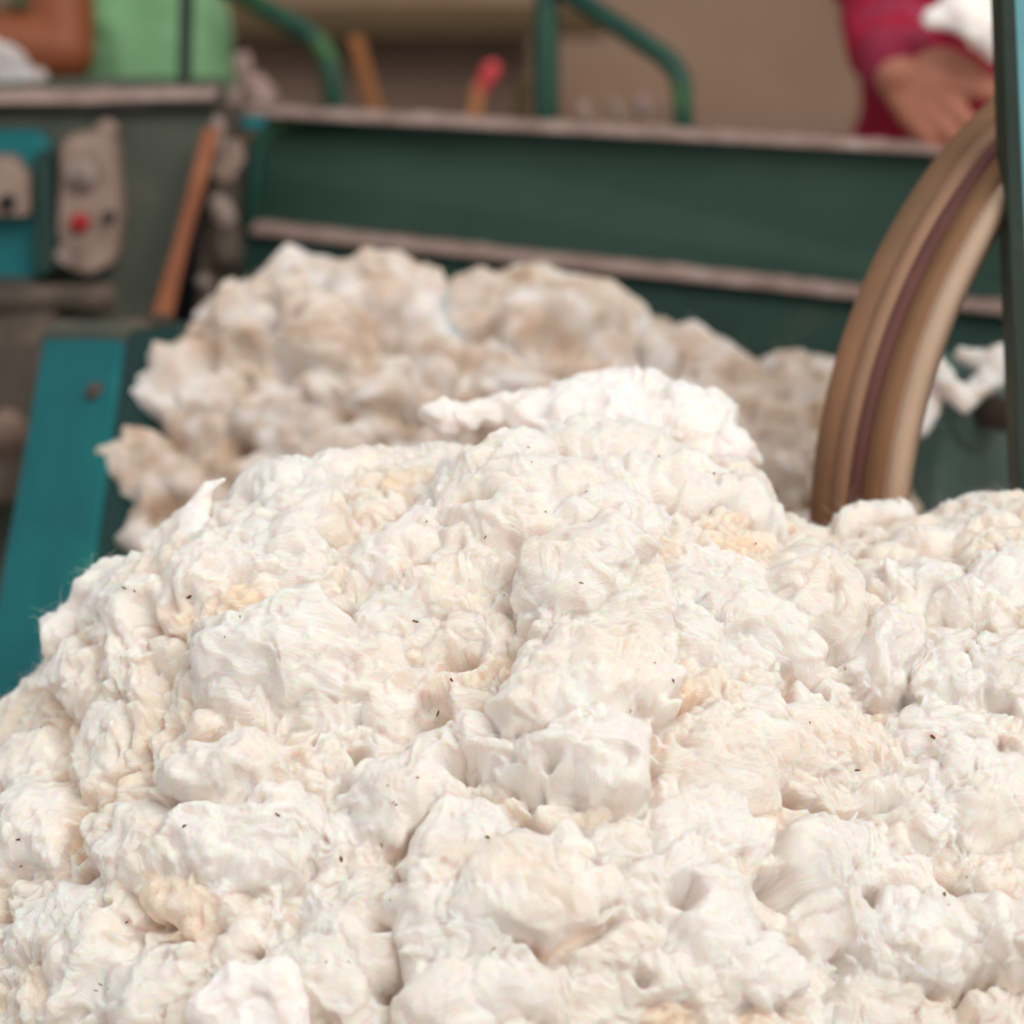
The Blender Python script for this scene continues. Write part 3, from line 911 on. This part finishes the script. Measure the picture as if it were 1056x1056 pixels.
def head_segs(c, fw):
    c, fw = Vector(c), Vector(fw).normalized()
    side = fw.cross(Vector((0, 0, 1))).normalized()
    up = Vector((0, 0, 1))
    s = [(c + up * 0.02 - fw * 0.015, 0.086, c + up * 0.02 + fw * 0.012, 0.08), (c - up * 0.04 + fw * 0.03, 0.058, c - up * 0.075 + fw * 0.055, 0.032),
         (c + fw * 0.088 + up * 0.005, 0.010, c + fw * 0.106 - up * 0.03, 0.015), (c + fw * 0.084 - up * 0.062 - side * 0.018, 0.009, c + fw * 0.084 - up * 0.062 + side * 0.018, 0.009)]
    for k in (-1, 1):
        s.append((c + side * k * 0.083 + up * 0.01, 0.014, c + side * k * 0.086 - up * 0.03, 0.011))
        s.append((c + fw * 0.078 + side * k * 0.03 + up * 0.032, 0.013, c + fw * 0.076 + side * k * 0.045 + up * 0.03, 0.010))
    return s


def face_bits(parent, c, fw):
    c, fw = Vector(c), Vector(fw).normalized()
    side = fw.cross(Vector((0, 0, 1))).normalized()
    up = Vector((0, 0, 1))
    bm = bmesh.new()
    for a, r0, b, r1 in [(c + up * 0.045 - fw * 0.03, 0.086, c + up * 0.05 + fw * 0.012, 0.078), (c - up * 0.02 - fw * 0.045, 0.07, c + up * 0.04 - fw * 0.03, 0.085)]:
        capsule(bm, a, r0, b, r1)
    link('hair', remeshed(bm, 0.006, 3), M_HAIR, parent)
    for k in (-1, 1):
        bm = bmesh.new(); capsule(bm, c + fw * 0.084 + side * k * 0.028 + up * 0.008, 0.009, c + fw * 0.084 + side * k * 0.038 + up * 0.008, 0.009)
        build('eye', bm, M_DARK, parent, True)


def finger(base, dirs, lens, rads):
    out = []
    p = Vector(base)
    for d, l, r0, r1 in zip(dirs, lens, rads, rads[1:]):
        q = p + Vector(d).normalized() * l
        out.append((p, r0, q, r1))
        p = q
    return out


CX = Vector(RT); CU = Vector(UP); CF = Vector(FW)
# person at the right, in crimson, reaching over the trough rim
wr = P(926, 74, 2.80)
el = P(902, -66, 2.99)
sh = Vector((0.395, 3.14, 1.40))
pel = Vector((0.60, 3.16, 0.92))
ch_ = Vector((0.60, 3.16, 1.26))
nk = Vector((0.60, 3.14, 1.49))
hd = Vector((0.60, 3.09, 1.63))
lsh = Vector((0.80, 3.16, 1.40)); lel = Vector((0.87, 3.12, 1.10)); lwr = Vector((0.80, 2.94, 1.02))
segs = [(pel - Vector((0.07, 0, 0)), 0.115, pel + Vector((0.07, 0, 0)), 0.115), (pel, 0.14, ch_, 0.125), (ch_ - Vector((0.09, 0, -0.06)), 0.1, ch_ + Vector((0.09, 0, 0.06)), 0.1),
        (sh, 0.058, lsh, 0.058), (ch_ + Vector((0, 0, 0.12)), 0.07, nk, 0.052), (nk, 0.052, hd - Vector((0, 0, 0.03)), 0.05),
        (sh, 0.056, el, 0.042), (el, 0.042, wr, 0.027), (lsh, 0.056, lel, 0.042), (lel, 0.042, lwr, 0.027)]
for s in (-1, 1):
    hip = pel + Vector((s * 0.09, 0, -0.04)); kn = Vector((hip.x + s * 0.01, 3.13, 0.48)); an = Vector((kn.x, 3.17, 0.08))
    segs += [(hip, 0.088, kn, 0.058), (kn, 0.056, an, 0.036), (an - Vector((0, 0, 0.03)), 0.034, an + Vector((0.01 * s, -0.16, -0.05)), 0.028)]
segs += head_segs(hd, (0, -1, -0.35))
# visible hand: knuckles run from lower left to upper right, fingers reach down to the right
pd = (CX * 0.62 - CU * 0.72 - CF * 0.25).normalized()          # from wrist to fingers
kw = (CX * 0.72 + CU * 0.66 - CF * 0.25).normalized()          # across the knuckles towards the index
kc = wr + pd * 0.046 + CX * 0.004
for k, off in enumerate((-0.025, -0.009, 0.008, 0.024)):
    segs.append((wr + kw * off * 0.45 + pd * 0.004, 0.017, kc + kw * off, 0.0135))
bend = (pd * 0.8 + CF * 0.55).normalized()
tip = (pd * 0.6 + CF * 0.75).normalized()
fd = [pd - kw * 0.10, pd, pd + kw * 0.12, pd * 0.75 + kw * 0.55]
ln = [(0.024, 0.018, 0.014), (0.032, 0.023, 0.016), (0.034, 0.025, 0.017), (0.032, 0.022, 0.017)]
for k, off in enumerate((-0.025, -0.009, 0.008, 0.024)):
    d0 = fd[k] - CF * 0.18
    segs += finger(kc + kw * off, [d0, fd[k] * 0.85 + CF * 0.3, fd[k] * 0.6 + CF * 0.6], ln[k], [0.0125, 0.0105, 0.0095, 0.0082])
thumb0 = wr + kw * 0.014 + pd * 0.006
segs += finger(thumb0, [kw * 0.75 + pd * 0.45, kw * 0.35 + pd * 0.9, pd * 1.0 + kw * 0.1], (0.036, 0.028, 0.022), [0.016, 0.0125, 0.011, 0.0092])
# other hand
pl_ = Vector((-0.5, -0.75, -0.4)).normalized(); kl_ = Vector((0.6, -0.5, 0.2)).normalized()
for k, off in enumerate((-0.025, -0.009, 0.008, 0.024)):
    segs.append((lwr + kl_ * off * 0.4, 0.016, lwr + pl_ * 0.06 + kl_ * off, 0.013))
    segs += finger(lwr + pl_ * 0.06 + kl_ * off, [pl_, pl_ + Vector((0, 0, -0.5)), pl_ + Vector((0, 0, -1))], ln[k], [0.0125, 0.0105, 0.0095, 0.0082])
segs += finger(lwr, [pl_ + kl_ * -0.9, pl_, pl_], (0.035, 0.028, 0.022), [0.016, 0.0125, 0.011, 0.0092])
pr = link('person', body_mesh(segs, 0.004, 4), M_SKIN)
tag(pr, 'person in a crimson jacket reaching a bare hand over the trough rim', 'person')
face_bits(pr, hd, (0, -1, -0.35))
cuff_d = (wr - el).normalized()
jk = [(pel - Vector((0.07, 0, 0.08)), 0.14, pel + Vector((0.07, 0, -0.08)), 0.14), (pel - Vector((0.05, 0, 0)), 0.15, ch_ - Vector((0.05, 0, 0)), 0.14), (pel + Vector((0.05, 0, 0)), 0.15, ch_ + Vector((0.05, 0, 0)), 0.14),
      (ch_ - Vector((0.09, 0, -0.06)), 0.115, ch_ + Vector((0.09, 0, 0.06)), 0.115), (sh, 0.076, lsh, 0.076), (sh, 0.074, el, 0.060), (el, 0.060, wr - cuff_d * 0.045, 0.047),
      (lsh, 0.074, lel, 0.058), (lel, 0.058, lwr + (lel - lwr).normalized() * 0.04, 0.043)]
jm = body_mesh(jk, 0.006, 4)
X = get_co(jm); Nn = get_no(jm)
set_co(jm, X + Nn * (0.006 * fbm(X / 0.06, 5, 3))[:, None])
link('jacket', jm, M_RED, pr)
bm = bmesh.new(); capsule(bm, wr - cuff_d * 0.062, 0.047, wr - cuff_d * 0.024, 0.042); build('cuff', bm, M_CUFF, pr, True)
trs = []
for s in (-1, 1):
    hip = pel + Vector((s * 0.09, 0, -0.04)); kn = Vector((hip.x + s * 0.01, 3.13, 0.48)); an = Vector((kn.x, 3.17, 0.12))
    trs += [(hip, 0.105, kn, 0.074), (kn, 0.072, an, 0.062)]
link('trousers', body_mesh(trs, 0.007, 4), M_TROUSER, pr)

# person at the left, in light green, leaning over the housing
pel = P(180, 190, 3.18); ch_ = P(120, -130, 3.16); sh = P(62, -150, 3.06); sh2 = P(62, -150, 3.28); nk = P(10, -260, 3.14); hd = P(-60, -330, 3.14)
el = P(64, 54, 3.03); wr = P(-140, 26, 3.0)
fwv = (hd - nk).normalized()
segs = [(pel - Vector((0, 0.06, 0)), 0.07, pel + Vector((0, 0.06, 0)), 0.07), (pel, 0.068, ch_, 0.09), (sh, 0.055, sh2, 0.055), (ch_, 0.08, nk, 0.052), (nk, 0.05, hd, 0.052),
        (sh, 0.050, el, 0.035), (el, 0.036, wr, 0.029)]
el2 = sh2 + Vector((-0.05, 0.03, -0.26)); wr2 = el2 + Vector((-0.22, -0.02, 0.0))
segs += [(sh2, 0.053, el2, 0.038), (el2, 0.038, wr2, 0.027)]
for ww_ in (wr, wr2):
    pdv = Vector((-0.95, -0.05, -0.25)).normalized(); kv = Vector((0, 1, 0.1)).normalized()
    for k, off in enumerate((-0.025, -0.009, 0.008, 0.024)):
        segs.append((ww_ + kv * off * 0.4, 0.016, ww_ + pdv * 0.07 + kv * off, 0.013))
        segs += finger(ww_ + pdv * 0.07 + kv * off, [pdv, pdv + Vector((0, 0, -0.5)), pdv + Vector((0, 0, -1.0))], ln[k], [0.0125, 0.0105, 0.0095, 0.0082])
    segs += finger(ww_, [pdv + kv * 0.8, pdv + kv * 0.2, pdv], (0.035, 0.028, 0.022), [0.016, 0.0125, 0.011, 0.0092])
trs = []
for s in (-1, 1):
    hip = pel + Vector((0.0, s * 0.06, -0.05)); kn = Vector((hip.x - 0.02, hip.y, 0.48)); an = Vector((kn.x + 0.06, kn.y, 0.08))
    segs += [(hip, 0.085, kn, 0.056), (kn, 0.056, an, 0.036), (an - Vector((0, 0, 0.03)), 0.034, an + Vector((-0.16, 0, -0.05)), 0.028)]
    trs += [(hip, 0.10, kn, 0.072), (kn, 0.07, an + Vector((0, 0, 0.04)), 0.06)]
segs += head_segs(hd, (-1, -0.1, -0.6))
pg = link('person', body_mesh(segs, 0.005, 4), M_SKIN2)
tag(pg, 'person in a light green shirt leaning over the machine housing with a bare forearm', 'person')
face_bits(pg, hd, (-1, -0.1, -0.6))
link('trousers', body_mesh(trs, 0.007, 4), M_TROUSER, pg)
sm_ = [(pel + Vector((0.0, -0.05, -0.02)), 0.078, ch_ + Vector((0, -0.05, 0)), 0.105), (pel + Vector((0, 0.05, -0.02)), 0.078, ch_ + Vector((0, 0.05, 0)), 0.105), (sh, 0.072, sh2, 0.072), (sh, 0.07, sh.lerp(el, 0.56), 0.056), (sh2, 0.07, sh2.lerp(el2, 0.5), 0.062),
       (ch_, 0.09, nk - fwv * 0.05, 0.07), (P(60, -130, 3.12), 0.12, P(-60, -66, 3.10), 0.075), (P(128, -90, 3.12), 0.075, P(178, 95, 3.14), 0.058)]
jm = body_mesh(sm_, 0.006, 4)
X = get_co(jm); Nn = get_no(jm)
set_co(jm, X + Nn * (0.007 * fbm(X / 0.07, 8, 3))[:, None])
link('shirt', jm, M_SHIRT, pg)

# ------------------------------------------------------------------ cotton heaps
# (x, y, half length, half width, direction, height mm, ribs mm, rib spacing)
FRONT = [
    (310, 560, 52, 80, 0, 24, 0), (300, 520, 48, 56, 80, 26, 1.6, 16), (430, 490, 78, 38, 12, 22, 0), (350, 500, 50, 30, 20, 22, 1.0),
    (640, 480, 110, 40, 10, 24, 1.2, 16), (540, 540, 100, 62, 20, 30, 1.2, 18), (515, 505, 70, 40, 10, 30, 1.4, 16),
    (700, 520, 110, 34, 16, 26, 2.6, 22), (760, 500, 44, 34, 0, 22, 1.6, 20), (620, 545, 60, 34, 25, 22, 2.0, 20),
    (415, 580, 52, 44, 70, 20, 2.2, 20), (270, 570, 58, 50, 0, 16, 0), (230, 600, 40, 46, 60, 18, 0),
    (310, 715, 118, 62, -8, 34, 2.8, 22), (290, 690, 80, 50, -10, 34, 2.4, 22), (410, 650, 52, 44, 20, 22, 1.0),
    (470, 620, 40, 60, 100, 18, 0), (560, 610, 90, 30, 38, 18, 0), 
    (612, 650, 74, 84, 20, 34, 0), (600, 610, 60, 40, 30, 36, 0), (600, 720, 80, 60, 60, 34, 1.0), (590, 790, 52, 66, 90, 36, 1.2, 18), (560, 750, 46, 40, 60, 34, 0),
    (440, 800, 84, 46, 12, 28, 1.0), (500, 775, 40, 26, -40, 30, 0), (520, 800, 22, 36, 80, 32, 0), (420, 830, 60, 34, 30, 28, 0),
    (510, 900, 62, 90, 70, 30, 0.8), (550, 930, 50, 84, 100, 28, 0.8), (470, 950, 60, 60, 40, 24, 0),
    (250, 860, 58, 84, 88, 30, 1.4, 26), (240, 810, 54, 30, 5, 30, 0), (355, 880, 46, 60, 70, 18, 0), (150, 880, 40, 70, 80, 20, 0),
    (740, 615, 70, 40, -20, 22, 1.0), (790, 650, 60, 40, -35, 22, 1.4, 16), (720, 670, 60, 36, -25, 20, 0), (690, 620, 40, 30, 10, 22, 0),
    (870, 660, 84, 54, -42, 32, 0), (840, 640, 60, 40, -40, 30, 0), (900, 690, 50, 46, -60, 28, 0), 
    (640, 900, 46, 56, 70, 28, 0), (680, 920, 36, 60, 110, 26, 0), (740, 800, 90, 60, 25, 24, 1.0), (700, 860, 80, 54, 30, 26, 0.8), 
    (860, 780, 90, 40, -12, 20, 0), (960, 760, 80, 36, 8, 22, 0), (940, 840, 70, 44, 20, 22, 0), (1010, 830, 56, 60, 60, 24, 0.8),
    (870, 920, 52, 80, 100, 34, 0), (890, 980, 40, 70, 80, 32, 0), (840, 900, 50, 40, 20, 28, 0), (730, 960, 70, 44, 35, 28, 0), (760, 1020, 60, 40, 30, 26, 0),
    (970, 980, 44, 84, 95, 30, 0), (1030, 980, 40, 70, 85, 26, 0), (900, 1040, 60, 40, 10, 28, 0), (620, 980, 60, 40, 20, 26, 0), (560, 1030, 80, 40, -10, 26, 1.2, 18),
    (680, 1010, 60, 36, 10, 24, 0), (460, 1030, 60, 40, 20, 26, 0.8), (370, 960, 60, 50, -20, 18, 0), (330, 1010, 50, 40, 0, 18, 0),
    (70, 960, 44, 70, 110, 26, 0), (110, 1000, 60, 46, -40, 26, 0), (160, 1020, 46, 40, 20, 24, 0), (40, 860, 46, 60, 80, 22, 0), (30, 790, 30, 44, 70, 22, 0), (110, 780, 54, 44, 40, 22, 0),
    (90, 700, 34, 46, 70, 22, 0), (150, 640, 40, 48, 80, 22, 0), (110, 610, 34, 30, 20, 22, 0), (180, 560, 36, 46, 70, 22, 0), (60, 650, 26, 34, 60, 20, 0),
    (950, 570, 40, 32, -30, 22, 1.0), (1010, 560, 46, 34, -20, 22, 1.0), (900, 545, 44, 26, 0, 20, 1.0), (1000, 640, 36, 48, 80, 24, 0), (1040, 610, 36, 40, 60, 24, 0), (950, 620, 40, 34, 30, 22, 0),
    (980, 700, 56, 44, 50, 26, 0), (1040, 700, 40, 44, 80, 26, 0),
    # holes and deep creases
    (448, 742, 22, 18, 60, -26, 0), (488, 812, 15, 16, 90, -26, 0), (371, 796, 9, 10, 0, -14, 0), (548, 866, 26, 10, -40, -18, 0), (402, 965, 9, 22, 90, -20, 0), (406, 1022, 12, 16, 90, -24, 0),
    (825, 846, 30, 11, -14, -24, 0), (796, 922, 24, 18, 20, -28, 0), (700, 942, 13, 22, 110, -22, 0), (656, 1012, 11, 12, 0, -14, 0), (612, 975, 34, 8, 25, -16, 0), (888, 948, 8, 9, 0, -20, 0),
    (642, 752, 10, 22, 110, -14, 0), (690, 738, 26, 7, 22, -14, 0), (470, 690, 10, 24, 110, -14, 0), (262, 985, 12, 6, 0, -12, 0), (100, 905, 8, 22, 100, -12, 0), (178, 955, 8, 24, 100, -14, 0), (170, 640, 14, 12, 0, -12, 0),
    (500, 545, 14, 20, 70, -14, 0), (560, 585, 30, 10, 38, -14, 0), (905, 845, 24, 8, 10, -12, 0), (255, 560, 20, 12, 20, -12, 0), (225, 690, 8, 40, 85, -10, 0), (195, 830, 7, 60, 88, -12, 0),
]
sil = [(-120, 915), (-40, 826), (0, 786), (30, 722), (60, 684), (100, 648), (150, 598), (190, 562), (230, 536), (270, 518), (340, 510), (430, 494), (520, 480), (600, 478), (680, 498), (760, 512), (800, 544), (860, 564), (940, 562), (1000, 550), (1056, 538), (1150, 538)]
LAY_F = [(900, 0.018, 0.04, (0.25, 0.5), (1.0, 2.2), 0.002, 0.5, (0.3, 0.82)), (900, 0.010, 0.022, (0.35, 0.6), (1.0, 2.2), 0.0014, 0.6, (0.15, 0.62)), (1900, 0.006, 0.015, (0.16, 0.3), (1.6, 4.0), 0.0, 0.97, None)]  # deeper layers tanner: warm crevice shade painted between the upper tufts
front, (FG, FN, FF) = heap('cotton_heap', sil, 1.975, (-0.46, 0.50), 0.0011, [(-0.3, -45), (-0.12, -38), (0.0, -14), (0.06, 12), (0.14, 34), (0.3, 42), (2, 42)], (-0.14, 0.62), 0.004, FRONT, LAY_F, M_COTTON, (55000, 0.010, 0.00007), 1.0, 3)
tag(front, 'big heap of fluffy white cotton lint in the foreground', 'cotton', kind='stuff')

BACK = [
    (260, 300, 56, 40, 30, 28, 0), (340, 285, 46, 40, 80, 30, 0), (400, 290, 50, 44, -10, 30, 0), (265, 365, 44, 38, 60, 34, 0), (330, 370, 44, 50, 70, 30, 0), (440, 320, 40, 40, 0, 26, 0),
    (540, 305, 80, 44, -8, 34, 0), (600, 330, 60, 36, -30, 30, 0), (500, 340, 44, 30, 20, 24, 0), (680, 360, 70, 34, 5, 26, 0), (790, 360, 70, 36, 0, 26, 0), (830, 400, 40, 50, 80, 26, 0), (740, 390, 46, 36, 30, 24, 0),
    (170, 420, 30, 60, 100, 26, 0), (150, 500, 34, 36, 40, 28, 0), (215, 430, 36, 50, 80, 24, 0), (300, 440, 50, 40, 10, 26, 0), (380, 420, 50, 40, 30, 24, 0), (460, 390, 50, 34, 0, 22, 0), (150, 380, 30, 36, 50, 24, 0),
    (640, 380, 50, 34, 0, 28, 0), (700, 410, 46, 36, 30, 30, 0), (770, 420, 44, 40, -20, 30, 0), (840, 440, 36, 40, 40, 30, 0), (720, 460, 50, 36, 10, 30, 0), (800, 480, 44, 40, 20, 30, 0), (560, 360, 46, 34, 0, 26, 0), (620, 410, 40, 30, 20, 26, 0),
    (400, 368, 20, 26, 60, -18, 0), (470, 345, 26, 14, 0, -16, 0), (290, 400, 16, 34, 80, -16, 0), (220, 350, 30, 16, 20, -14, 0), (340, 300, 14, 30, 90, -14, 0), (770, 400, 16, 30, 60, -18, 0),
]
silb = [(-5, 800), (46, 620), (62, 540), (80, 474), (106, 436), (165, 398), (230, 360), (300, 330), (350, 320), (395, 330), (430, 350), (470, 372), (510, 354), (550, 348), (595, 360), (635, 396), (700, 410), (800, 410), (860, 412), (900, 430), (940, 490), (1056, 600)]
LAY_B = [(420, 0.02, 0.04, (0.3, 0.55), (1.0, 2.0), 0.0, 0.5), (420, 0.011, 0.022, (0.4, 0.7), (1.0, 2.0), 0.0, 0.6), (1500, 0.010, 0.021, (0.4, 0.7), (1.0, 1.9), 0.0, 0.88, (0.0, 0.95))]
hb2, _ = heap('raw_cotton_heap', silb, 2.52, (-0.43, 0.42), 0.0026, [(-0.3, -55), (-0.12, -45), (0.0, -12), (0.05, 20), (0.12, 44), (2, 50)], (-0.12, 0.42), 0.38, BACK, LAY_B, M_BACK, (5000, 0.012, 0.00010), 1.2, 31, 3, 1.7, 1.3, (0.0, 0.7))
tag(hb2, 'duller raw cotton piled in the green trough behind the white heap', 'cotton', kind='stuff')

# ------------------------------------------------------------------ loose tufts
T = lambda x, y, D: P(x, y, D)
loose_tuft('cotton_tuft', [(T(560, 440, 2.17), 0.030, T(640, 424, 2.19), 0.034), (T(640, 426, 2.18), 0.036, T(715, 444, 2.18), 0.034), (T(700, 440, 2.15), 0.030, T(755, 462, 2.15), 0.022), (T(600, 450, 2.16), 0.04, T(700, 470, 2.14), 0.04), (T(455, 432, 2.17), 0.012, T(520, 418, 2.17), 0.013), (T(520, 420, 2.17), 0.013, T(575, 440, 2.16), 0.018)],
           M_BRIGHT, 0.003, 'bright white cotton tuft lying on the crest of the white heap', 'cotton tuft', 101, 1.2, 1500)
loose_tuft('cotton_wisp', [(T(222, 600, 2.03), 0.020, T(203, 565, 2.03), 0.016), (T(203, 565, 2.03), 0.016, T(202, 528, 2.035), 0.011), (T(202, 528, 2.035), 0.011, T(213, 505, 2.035), 0.007), (T(213, 505, 2.035), 0.007, T(231, 495, 2.035), 0.002), (T(222, 600, 2.03), 0.018, T(246, 540, 2.05), 0.005)],
           M_BRIGHT, 0.0016, 'small curled white wisp sticking up on the left shoulder of the heap', 'cotton wisp', 111, 0.35, 300)
loose_tuft('cotton_tuft', [(T(215, 1045, 1.765), 0.014, T(245, 1012, 1.765), 0.013), (T(245, 1012, 1.765), 0.013, T(285, 1008, 1.765), 0.013), (T(285, 1008, 1.765), 0.014, T(302, 1040, 1.765), 0.014), (T(302, 1040, 1.765), 0.014, T(290, 1090, 1.77), 0.016), (T(215, 1045, 1.77), 0.014, T(230, 1090, 1.775), 0.016), (T(250, 1042, 1.772), 0.017, T(262, 1090, 1.775), 0.022), (T(275, 1030, 1.772), 0.016, T(280, 1080, 1.772), 0.02)],
           M_BRIGHT, 0.0016, 'small bright rounded cotton tuft low on the front of the white heap', 'cotton tuft', 121, 0.6, 500)
loose_tuft('cotton_wisp', [(T(955, 345, 2.46), 0.009, T(968, 385, 2.46), 0.012), (T(968, 385, 2.46), 0.012, T(994, 412, 2.46), 0.011), (T(994, 412, 2.46), 0.011, T(1018, 392, 2.47), 0.012), (T(1018, 392, 2.47), 0.012, T(1034, 370, 2.48), 0.014), (T(1020, 372, 2.49), 0.014, T(996, 366, 2.49), 0.010), (T(946, 440, 2.47), 0.011, T(962, 402, 2.47), 0.010)],
           M_BRIGHT, 0.002, 'curved white cotton wisp seen through the flywheel', 'cotton wisp', 131, 0.7, 300)
loose_tuft('cotton_tuft', [(T(962, 20, 2.74), 0.012, T(980, 22, 2.74), 0.012), (T(985, 8, 2.74), 0.016, T(1010, 35, 2.73), 0.016), (T(1010, 30, 2.73), 0.016, T(1030, 50, 2.74), 0.016), (T(1000, 10, 2.75), 0.018, T(1040, 25, 2.75), 0.02)],
           M_BRIGHT, 0.0025, 'white cotton tuft held above the bare hand of the crimson-jacketed person', 'cotton tuft', 141, 0.6, 200)
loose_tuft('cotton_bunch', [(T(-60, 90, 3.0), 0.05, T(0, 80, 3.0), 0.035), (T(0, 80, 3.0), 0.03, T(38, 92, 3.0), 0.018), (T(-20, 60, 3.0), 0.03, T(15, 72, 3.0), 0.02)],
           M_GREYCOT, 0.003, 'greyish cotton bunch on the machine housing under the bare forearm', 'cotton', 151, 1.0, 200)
for k, (x, y, r) in enumerate([(600, 108, 0.006), (633, 107, 0.005), (660, 104, 0.007), (680, 109, 0.005), (250, 62, 0.011), (262, 92, 0.016), (240, 104, 0.012)]):
    pos = ['third from the right brace', 'second from the right brace', 'tallest beside the right brace', 'nearest the right brace', 'thin upright scrap above the trough corner', 'largest at the trough corner', 'lowest at the trough corner'][k]
    D = 2.92 if k < 4 else 3.02
    p = P(x, y, D)
    q = p + Vector((0.004, 0, -0.01 if k != 4 else -0.035))
    loose_tuft('lint_scrap', [(p, r, q, r * 1.2)], M_LINT, 0.002, 'scrap of lint on the trough rim, ' + pos, 'lint', 160 + k, 0.5, 0, 'lint scraps on the trough rim')

# ------------------------------------------------------------------ dark flecks in the cotton
FL = [(520, 616, 0), (287, 842, 1), (353, 886, 1), (405, 826, 0), (408, 828, 0), (400, 808, 0), (562, 527, 0), (502, 556, 0), (440, 540, 0), (430, 640, 1), (231, 657, 0), (247, 634, 0), (197, 616, 1), (127, 608, 1), (137, 610, 0), (42, 749, 1), (190, 850, 1), (676, 683, 0), (695, 702, 1), (651, 735, 0), (696, 703, 0),
      (884, 796, 1), (960, 761, 1), (836, 743, 0), (976, 922, 1), (979, 932, 0), (504, 862, 1), (393, 871, 0), (402, 929, 0), (509, 979, 0), (549, 475, 0), (679, 470, 0), (737, 487, 0), (605, 507, 0), (430, 800, 0), (360, 990, 0), (336, 991, 0), (20, 893, 0), (18, 868, 1), (105, 1015, 0), (248, 1050, 1), (255, 1046, 0), (129, 949, 0), (545, 460, 0), (870, 690, 0), (995, 905, 0), (780, 560, 0), (600, 600, 0), (465, 700, 1), (450, 736, 1), (110, 1020, 0), (97, 1022, 0)]
FGp = FG.reshape(-1, 3); FNp = FN.reshape(-1, 3)
fx_, fy_, fz_ = project(FGp)
vis = ((FGp - CAM) * FNp).sum(1) < 0
protos = []
for k in range(2):
    bm = bmesh.new()
    bmesh.ops.create_icosphere(bm, subdivisions=2, radius=1.0)
    for v in bm.verts:
        v.co = Vector((v.co.x * (1.6 + 0.5 * k), v.co.y * (0.8 - 0.2 * k), v.co.z * 0.4)) * (1 + 0.25 * math.sin(v.co.x * 5 + v.co.y * 3 + k))
    me = bpy.data.meshes.new('leaf_fleck'); bm.to_mesh(me); bm.free()
    me.materials.append(M_FLECK)
    protos.append(me)
for n_, (x, y, big) in enumerate(FL):
    dd = (fx_ - x) ** 2 + (fy_ - y) ** 2 + np.where(vis, 0, 1e5)
    cand = np.where(dd < dd.min() + 6)[0]
    i = cand[np.argmin(fz_[cand])]
    o = bpy.data.objects.new('leaf_fleck', protos[n_ % 2])
    COL.objects.link(o)
    nrm = Vector(FNp[i])
    o.location = Vector(FGp[i]) + nrm * 0.0006
    o.rotation_euler = (nrm.to_track_quat('Z', 'Y') @ Matrix.Rotation(n_ * 2.4, 4, 'Z').to_quaternion()).to_euler()
    s = (0.0011 if big else 0.00065) * (0.8 + 0.4 * ((n_ * 7) % 5) / 4)
    o.scale = (s, s, s)
    tag(o, 'tiny dark brown leaf fleck caught in the white heap', 'fleck', 'dark leaf flecks in the white cotton')
